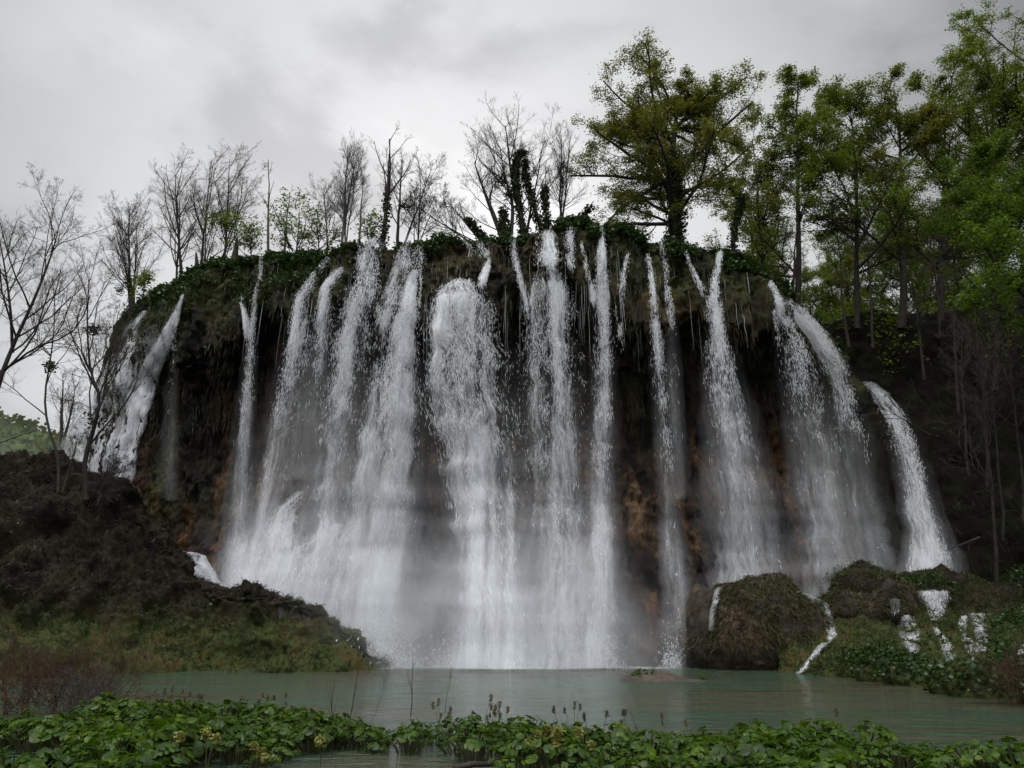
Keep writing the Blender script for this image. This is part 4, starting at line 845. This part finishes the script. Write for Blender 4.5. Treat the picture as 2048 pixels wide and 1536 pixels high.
# leafy cover: on the ledges, the mound and the rim
def leafbed(name, pts, size, matk, label, rise=.25, k=7):
    n = len(pts); C = np.repeat(pts, k, 0) + np.stack([rng.normal(0, .2, n * k), rng.normal(0, .2, n * k), rng.uniform(.02, rise, n * k)], 1)
    tag(mesh(name, *leaves(rng, C, size, .75, .8), M[matk]), label, kind='stuff')
p_, n_ = scatter(ledge, rng, 42000, lambda p, i, j: (p[:, 2] > .05) & ((fbm(p * .35, 3, 43) > .12) | ((p[:, 1] < 33) & (fbm(p * .5, 2, 44) > -.35))))
px_ = 1024 + FPX * p_[:, 0] / (p_[:, 1] * CT + (p_[:, 2] - H0) * ST); py_ = 768 - FPX * (-(p_[:, 1]) * ST + (p_[:, 2] - H0) * CT) / (p_[:, 1] * CT + (p_[:, 2] - H0) * ST)
ok = np.ones(len(p_), bool)
for a_, b_, c_, d_ in ((1788, 1225, 1852, 1314), (1858, 1250, 1928, 1338), (1912, 1228, 1984, 1336), (1590, 1185, 1684, 1354), (1820, 1175, 1910, 1234), (2028, 1280, 2068, 1330)): ok &= ~((px_ > a_) & (px_ < c_) & (py_ > b_) & (py_ < d_))
p_ = p_[ok]
leafbed('ledge_plants', p_, .075, 'cover', 'dense low leafy plants covering the right ledges', .35, 6)
p_, n_ = scatter(mound, rng, 12000, lambda p, i, j: (p[:, 2] > .05) & (fbm(p * .4, 3, 53) > .3) & (i < 150)); leafbed('bank_plants', p_, .08, 'cover', 'scattered leafy plants on the left mound', .15, 4)
# rim cover
G = PD[:46]; rowsel = lambda p, i, j: (fbm(p * np.array([.5, .5, .8]), 3, 63) + .75 * (1 - i / 45.) - .35 > 0) & (fbm(p * np.array([.22, .22, .1]), 2, 64) > -.32)
p_, n_ = scatter(G, rng, 60000, rowsel)
leafbed('rim_plants', p_ - n_ * .05 + np.array([0, -.15, .05]), .13, 'cover', 'dark green leafy plants lining the rim of the cliff', .5, 5)
Gb = FULL[1:nb + 2]; Gd = catmull(Gb, 30); p_, n_ = scatter(Gd, rng, 26000, lambda p, i, j: i > 15); leafbed('rim_back_plants', p_, .13, 'cover', 'leafy plants on the flat top behind the rim', .5, 4)
# ivy bank at the left of the top
ml = lambda p, i, j: (j > NC * .22) & (j < NC * .42) & (fbm(p * .45, 3, 71) + .25 - (i / 130.) > 0)
p_, n_ = scatter(PD[:150], rng, 60000, ml); leafbed('ivy_cover', p_ + n_ * .0 + np.array([0, -.12, 0]), .12, 'cover', 'dark ivy creeping down the upper left of the cliff', .2, 5)
# hanging moss under the brow
ml = lambda p, i, j: (i > 20) & (fbm(p * np.array([.7, .7, .08]), 3, 73) > -.05)
p_, n_ = scatter(PD[:170], rng, 100000, ml)
m_ = len(p_); nh = np.stack([n_[:, 0], n_[:, 1], n_[:, 2] * 0], 1); nh *= np.where(nh[:, 1:2] > 0, -1, 1)
L = rng.uniform(.2, .95, (m_, 1)); s = np.stack([rng.uniform(.015, .04, m_), 0 * L[:, 0], 0 * L[:, 0]], 1); tip = p_ + nh * .12 + np.concatenate([rng.normal(0, .04, (m_, 2)), -L], 1)
V = np.stack([p_ - s, p_ + s, tip], 1).reshape(-1, 3)
tag(mesh('hanging_moss', V, np.arange(len(V)).reshape(-1, 3), M['moss_strand']), 'brown and green moss strands hanging under the brow', kind='stuff')
# litter, twigs and saplings on the right slope
p_, n_ = scatter(hill_r, rng, 40000); tag(mesh('slope_grass', *blades(rng, p_, n_, .35, .02, 1.0, .3), M['grass_dark']), 'dead leaves and dry grass on the dark right slope', kind='stuff')
p_, n_ = scatter(hill_r, rng, 9000, lambda p, i, j: fbm(p * .3, 3, 83) > .0)
Lk = rng.uniform(.5, 2.4, (len(p_), 1)); D = n_ * .6 + np.array([0, 0, .5]) + rdir(rng, len(p_)) * .9; D /= np.linalg.norm(D, axis=1, keepdims=True)
PP = np.stack([p_, p_ + D * Lk * .5 + rng.normal(0, .1, p_.shape), p_ + D * Lk + np.array([0, 0, -.15]) * Lk], 1)
tag(mesh('brushwood', *tubes(PP, np.linspace(.014, .005, 3)[None] * np.ones((len(p_), 1)), 3), M['twig']), 'tangled dry twigs over the dark right slope', kind='stuff')
p_, n_ = scatter(hill_r[90:], rng, 9000, lambda p, i, j: fbm(p * .25, 3, 93) > .0); leafbed('slope_leaves', p_ + np.array([0, 0, .5]), .15, 'leaf_green', 'low young beech leaves along the top of the dark slope', 1.6, 7)
# wood on the far hill
p_, n_ = scatter(hill_l, rng, 16000); n = len(p_); C = np.repeat(p_, 3, 0) + rng.normal(0, .9, (n * 3, 3)) + np.array([0, 0, .8])
M['far_leaf'] = leaf_mat('far_leaf', [(.3, (.03, .045, .012)), (.5, (.06, .08, .02)), (.7, (.10, .12, .035))], .4, .1, .4, .0)
tag(mesh('far_wood', *leaves(rng, C, .6, .3, .8), M['far_leaf']), 'misty spring wood covering the distant hill', kind='stuff')

# ------------------------------------------------------------------ butterbur plants in front
def burr_leaf(rng, r, n=14):
    """kidney leaf, unit disc with a notch, slightly cupped, wavy edge"""
    a = np.linspace(.22, 2 * np.pi - .22, n); k = 1 + .05 * np.sin(a * 7 + rng.uniform(0, 6)) + .03 * rng.normal(size=n)
    rad = r * k; ring = np.stack([rad * np.cos(a), rad * np.sin(a), r * (.16 * np.sin(a * 5 + rng.uniform(0, 6)) * .6 - .10)], 1)
    inn = ring * np.array([.5, .5, 0]) + np.array([0, 0, r * .03]); V = np.concatenate([[[r * .08, 0, -.06 * r]], inn, ring])
    F3 = np.array([[0, 1 + i, 2 + i] for i in range(n - 1)]); F4 = np.array([[1 + i, 1 + n + i, 2 + n + i, 2 + i] for i in range(n - 1)])
    return V, [F3, F4]
def rotm(ax, an):
    ax = ax / (np.linalg.norm(ax) + 1e-9); K = np.array([[0, -ax[2], ax[1]], [ax[2], 0, -ax[0]], [-ax[1], ax[0], 0]]); return np.eye(3) + math.sin(an) * K + (1 - math.cos(an)) * K @ K
def burr(rng, nl, R0, hh, size):
    Lp, Sp, Sr = [], [], []
    for i in range(nl):
        a = rng.uniform(0, 6.283); d = R0 * math.sqrt(rng.uniform(0, 1)); z = hh * (rng.uniform(.62, 1.05)) * (1 - .35 * (d / R0) ** 2)
        c = np.array([d * math.cos(a), d * math.sin(a), z]); r = size * rng.uniform(.55, 1.15)
        V, F = burr_leaf(rng, r); tilt = rng.normal(.28, .22) + .35 * d / R0
        Rm = rotm(np.array([-math.sin(a), math.cos(a), 0]), tilt) @ rotm(np.array([0, 0, 1.]), a + rng.normal(0, .9))
        Lp.append((V @ Rm.T + c, F))
        f0 = np.array([d * .35 * math.cos(a), d * .35 * math.sin(a), -.1]); Sp.append(np.stack([f0, (f0 + c) * .5 + np.array([0, 0, .03]) - .15 * (c - f0) * np.array([1, 1, 0]), c])); Sr.append([.008, .007, .005])
    return join(Lp), tubes(np.array(Sp), np.array(Sr), 4)
pr_ = []
rng = np.random.default_rng(909); GL = 'butterbur plants filling the shallows in front'
for k in range(12):
    big = k % 3 != 2
    Lf, St = burr(rng, int(rng.integers(34, 46)), .42 if big else .34, .40 if big else .28, .070 if big else .05)
    root = empty('butterbur_plant', (0, 0, 0), 'bright green round leaved plant in the shallows along the front of the pond', 'plant', GL)
    mesh('leaves', *Lf, M['butterbur'], root, True); mesh('stalks', *St, M['stalk'], root); pr_.append(root)
cand = []
gapn = lambda x, y: float(fbm(np.array([[x * .45, y * .55, 2.0]]), 2, 201)[0])
tries = 0
while len(cand) < 290 and tries < 40000:
    tries += 1
    y = rng.uniform(7.6, 17.5); x = rng.uniform(-y * .74, y * .74)
    px_ = 1024 + FPX * x / (y * CT - 1.2 * ST)
    far = np.interp(px_, [-100, 150, 300, 560, 640, 900, 1000, 1300, 1600, 1800, 2100], [15.5, 15.5, 16.8, 16.8, 13.6, 13.6, 14.0, 13.0, 12.6, 11.4, 10.4])
    if y > far: continue
    # open water channel: foreground left of centre
    jt = rng.normal(0, .25)
    if 570 < px_ < 930 and y < 12.3 + jt: continue
    if 340 < px_ <= 570 and y < 10.9 + jt: continue
    if 930 <= px_ < 1010 and (y < 11.4 + jt or 12.2 < y < 13): continue
    if 1010 <= px_ < 1130 and y < 10.3: continue
    if px_ > 1240 and 11.5 < y + jt < 12.3: continue
    if gapn(x, y) < -.10: continue
    if any((x - a) ** 2 + (y - b) ** 2 < .34 ** 2 for a, b, _ in cand): continue
    cand.append((x, y, px_))
cand.sort(key=lambda c: c[1])
for i, (x, y, px_) in enumerate(cand):
    s = rng.uniform(.7, 1.05) * (1.05 + .45 * float(fbm(np.array([[x * .7, y * .7, 9.]]), 2, 5)[0])) * (1.12 if y > 15 else 1); k = int(rng.integers(0, 12)) if i >= 12 else i; loc = (x, y, 0.0 + rng.uniform(-.05, .03))
    if i < 12: r = pr_[i]; r.location = loc; r.rotation_euler = (0, 0, rng.uniform(0, 6.28)); r.scale = (s,) * 3
    else: clone(pr_[k], loc, rng.uniform(0, 6.28), s)
# seed stalks
SGp = 'brown seed stalks rising above the front plants'
def stalk_proto(rng, h, nh, label, group, mk, name):
    root = empty(name, (0, 0, 0), label, 'plant', group)
    lean = rng.normal(0, .06, 2); P = np.array([[0, 0, -.1], [lean[0] * .5, lean[1] * .5, h * .5], [lean[0] * 1.5, lean[1] * 1.5, h]])[None]
    mesh('stem', *tubes(P, np.array([[.008, .006, .004]]), 4), M['stalk'], root)
    C = P[0, 2] + np.stack([rng.normal(0, .022, nh), rng.normal(0, .022, nh), rng.uniform(-.20 * h, .02, nh)], 1)
    mesh('seed_heads' if mk == 'seed' else 'flowers', *leaves(rng, C, .018, .1, .8), M[mk], root); return root
sp = [stalk_proto(rng, h, 90, 'thin brown seed stalk standing above the round leaves', SGp, 'seed', 'seed_stalk') for h in (.62, .72, .82, .68)]
used = set()
def put(protos_, k, loc, s):
    key = (id(protos_[k]))
    if key not in used: used.add(key); r = protos_[k]; r.location = loc; r.rotation_euler = (0, 0, rng.uniform(0, 6.28)); r.scale = (s,) * 3
    else: clone(protos_[k], loc, rng.uniform(0, 6.28), s)
i = 0
for (cx, wd, cy_, n) in ((350, 70, 16.6, 16), (530, 40, 16.4, 12), (880, 60, 13.8, 7), (985, 30, 14.0, 14), (1170, 60, 13.6, 7), (1235, 30, 13.2, 3), (1330, 60, 13.0, 3), (1690, 60, 11.9, 4)):
    for _ in range(n):
        y = cy_ + rng.normal(0, .35); x = float(X_at(cx + rng.normal(0, wd * .5), y, .4)); put(sp, i % 4, (x, y, 0.0), rng.uniform(.45, .75)); i += 1
YG = 'yellowish flowering stems in the near shallows'
yp = [stalk_proto(rng, h, 160, 'yellow green flowering stem in the near shallows', YG, 'yellow', 'flowering_stem') for h in (.38, .46, .42)]
i = 0
for (cx, wd, cy_, n) in ((410, 90, 10.2, 4), (1120, 60, 10.4, 14), (560, 80, 9.8, 3)):
    for _ in range(n):
        y = cy_ + rng.normal(0, .25); x = float(X_at(cx + rng.normal(0, wd * .5), y, .3)); put(yp, i % 3, (x, y, 0.0), rng.uniform(.8, 1.15)); i += 1
# saplings sticking out of the plants
SAP = [dict(n=5, t0=.35, ang=22, len=.5, up=.1, K=4, rl=.01, rmin=.004, wig=.06)]
for (lb, a, b, Y_, c, d, s_, nst) in (('thin bare sapling standing in the middle of the left plants', 668, 1480, 12.4, 660, 1352, 91, 1), ('pair of tall bare twigs leaning right above the left plants', 690, 1480, 12.6, 722, 1325, 92, 2), ('forked thin bare sapling at the pond edge near the misty base', 822, 1408, 14.5, 822, 1318, 93, 2),
                                      ('leaning dry twig in front of the pond, right of the flower clump', 1290, 1480, 12.0, 1262, 1424, 94, 1)):
    bare_tree(lb, a, b, Y_, c, d, .010, lv=SAP, seed=s_, stems=nst, spread=.12, name='sapling', cat='sapling', sink=.2)
# reddish twiggy shrubs
TW = [dict(n=16, t0=.05, ang=50, len=.75, up=.03, K=7, rl=.010, rmin=.005, wig=.22), dict(n=9, ang=45, len=.5, up=.02, K=5, rmin=.003, wig=.25), dict(n=5, ang=42, len=.5, K=3, rmin=.0025, wig=.25)]
for (lb, a, b, Y_, c, d, s_, mk) in (('reddish twiggy shrub at the left frame edge', 10, 1420, 17.5, 20, 1300, 101, 'twig_red'), ('reddish twiggy shrub second from the left frame edge', 110, 1412, 18, 118, 1296, 102, 'twig_red'), ('outer reddish shrub leaning over the pond at left', 210, 1405, 18.5, 232, 1300, 103, 'twig_red'),
                                     ('low dark twiggy shrub between the red shrubs and the round leaves', 150, 1418, 16.5, 170, 1345, 104, 'twig'), ('brown twiggy shrub over the water at the right frame edge', 2040, 1400, 20.5, 2025, 1292, 105, 'twig_red'), ('small reddish shrub behind the left plants', 60, 1400, 20, 66, 1300, 106, 'twig_red')):
    bare_tree(lb, a, b, Y_, c, d, .02, lv=TW, seed=s_, stems=5, spread=.45, name='twiggy_shrub', cat='shrub', sink=.3, matk=mk, twig=mk)
# small plants on the mud bar
for lb, a, Y_, s in (('leafy plant clump growing on the mud bar in the pond', 1288, 31.0, 1.5), ('tiny sprout at the right end of the mud bar', 1410, 31.2, .7)):
    r = clone(pr_[2], (float(X_at(a, Y_, .1)), Y_, .0), .4, s); r['label'] = lb; r.name = 'pond_plant'; del r['group']
# driftwood and stones at the near shore
lg = empty('driftwood', (float(X_at(958, 10.6, 0)), 10.6, .04), 'dark driftwood lying in the shallows between the plants', 'driftwood')
P = np.array([[[-.45, -.1, 0], [-.1, .02, .05], [.2, .1, .04], [.5, .25, .10]]]); mesh('wood', *tubes(P * .7, np.array([[.03, .035, .03, .012]]), 8), M['bark'], lg, True)

# ------------------------------------------------------------------ air: spray at the foot of the falls and thin haze
def volume(name, lo, hi, build):
    lo, hi = np.array(lo, float), np.array(hi, float)
    V = np.array([[x, y, z] for x in (lo[0], hi[0]) for y in (lo[1], hi[1]) for z in (lo[2], hi[2])]); F = np.array([[0, 1, 3, 2], [4, 6, 7, 5], [0, 4, 5, 1], [2, 3, 7, 6], [0, 2, 6, 4], [1, 5, 7, 3]])
    m, t, o = mat(name); pv = t.nodes.new('ShaderNodeVolumePrincipled'); pv.inputs['Color'].default_value = (.93, .95, .97, 1); pv.inputs['Anisotropy'].default_value = .2
    build(t, pv); t.links.new(pv.outputs[0], o.inputs['Volume']); return tag(mesh(name, V, F, m), kind='stuff')
def spray(cx, cy_, sx, sy, sz, dens):
    def b(t, pv):
        p = objpos(t); s_ = t.nodes.new('ShaderNodeSeparateXYZ'); t.links.new(p, s_.inputs[0])
        ex = math_(t, 'POWER', math_(t, 'DIVIDE', math_(t, 'SUBTRACT', s_.outputs[0], cx), sx), 2.0)
        ey = math_(t, 'POWER', math_(t, 'DIVIDE', math_(t, 'SUBTRACT', s_.outputs[1], cy_), sy), 2.0)
        ez = math_(t, 'POWER', math_(t, 'DIVIDE', s_.outputs[2], sz), 2.0)
        g = math_(t, 'SUBTRACT', 1.0, math_(t, 'ADD', ex, math_(t, 'ADD', ey, ez)), True)
        n_ = ramp(t, noise(t, mapping(t, p, (.35, .35, .22)), 1.0, 3, .55), [(.36, .15), (.64, 1.0)])
        t.links.new(math_(t, 'MULTIPLY', math_(t, 'MULTIPLY', math_(t, 'POWER', g, 2.6), n_), dens), pv.inputs['Density'])
    return b
o_ = volume('spray_mist', (-17, 38, .03), (11.5, 48.5, 9.5), spray(-1.5, 43.0, 13, 5.2, 8.5, .7)); tag(o_, 'bright spray hanging at the foot of the central falls')
o_ = volume('valley_mist', (-108, 58, 1.0), (-26, 118, 38), spray(-66, 88, 42, 30, 36, .036)); tag(o_, 'thin spray drifting over the valley behind the left mound')
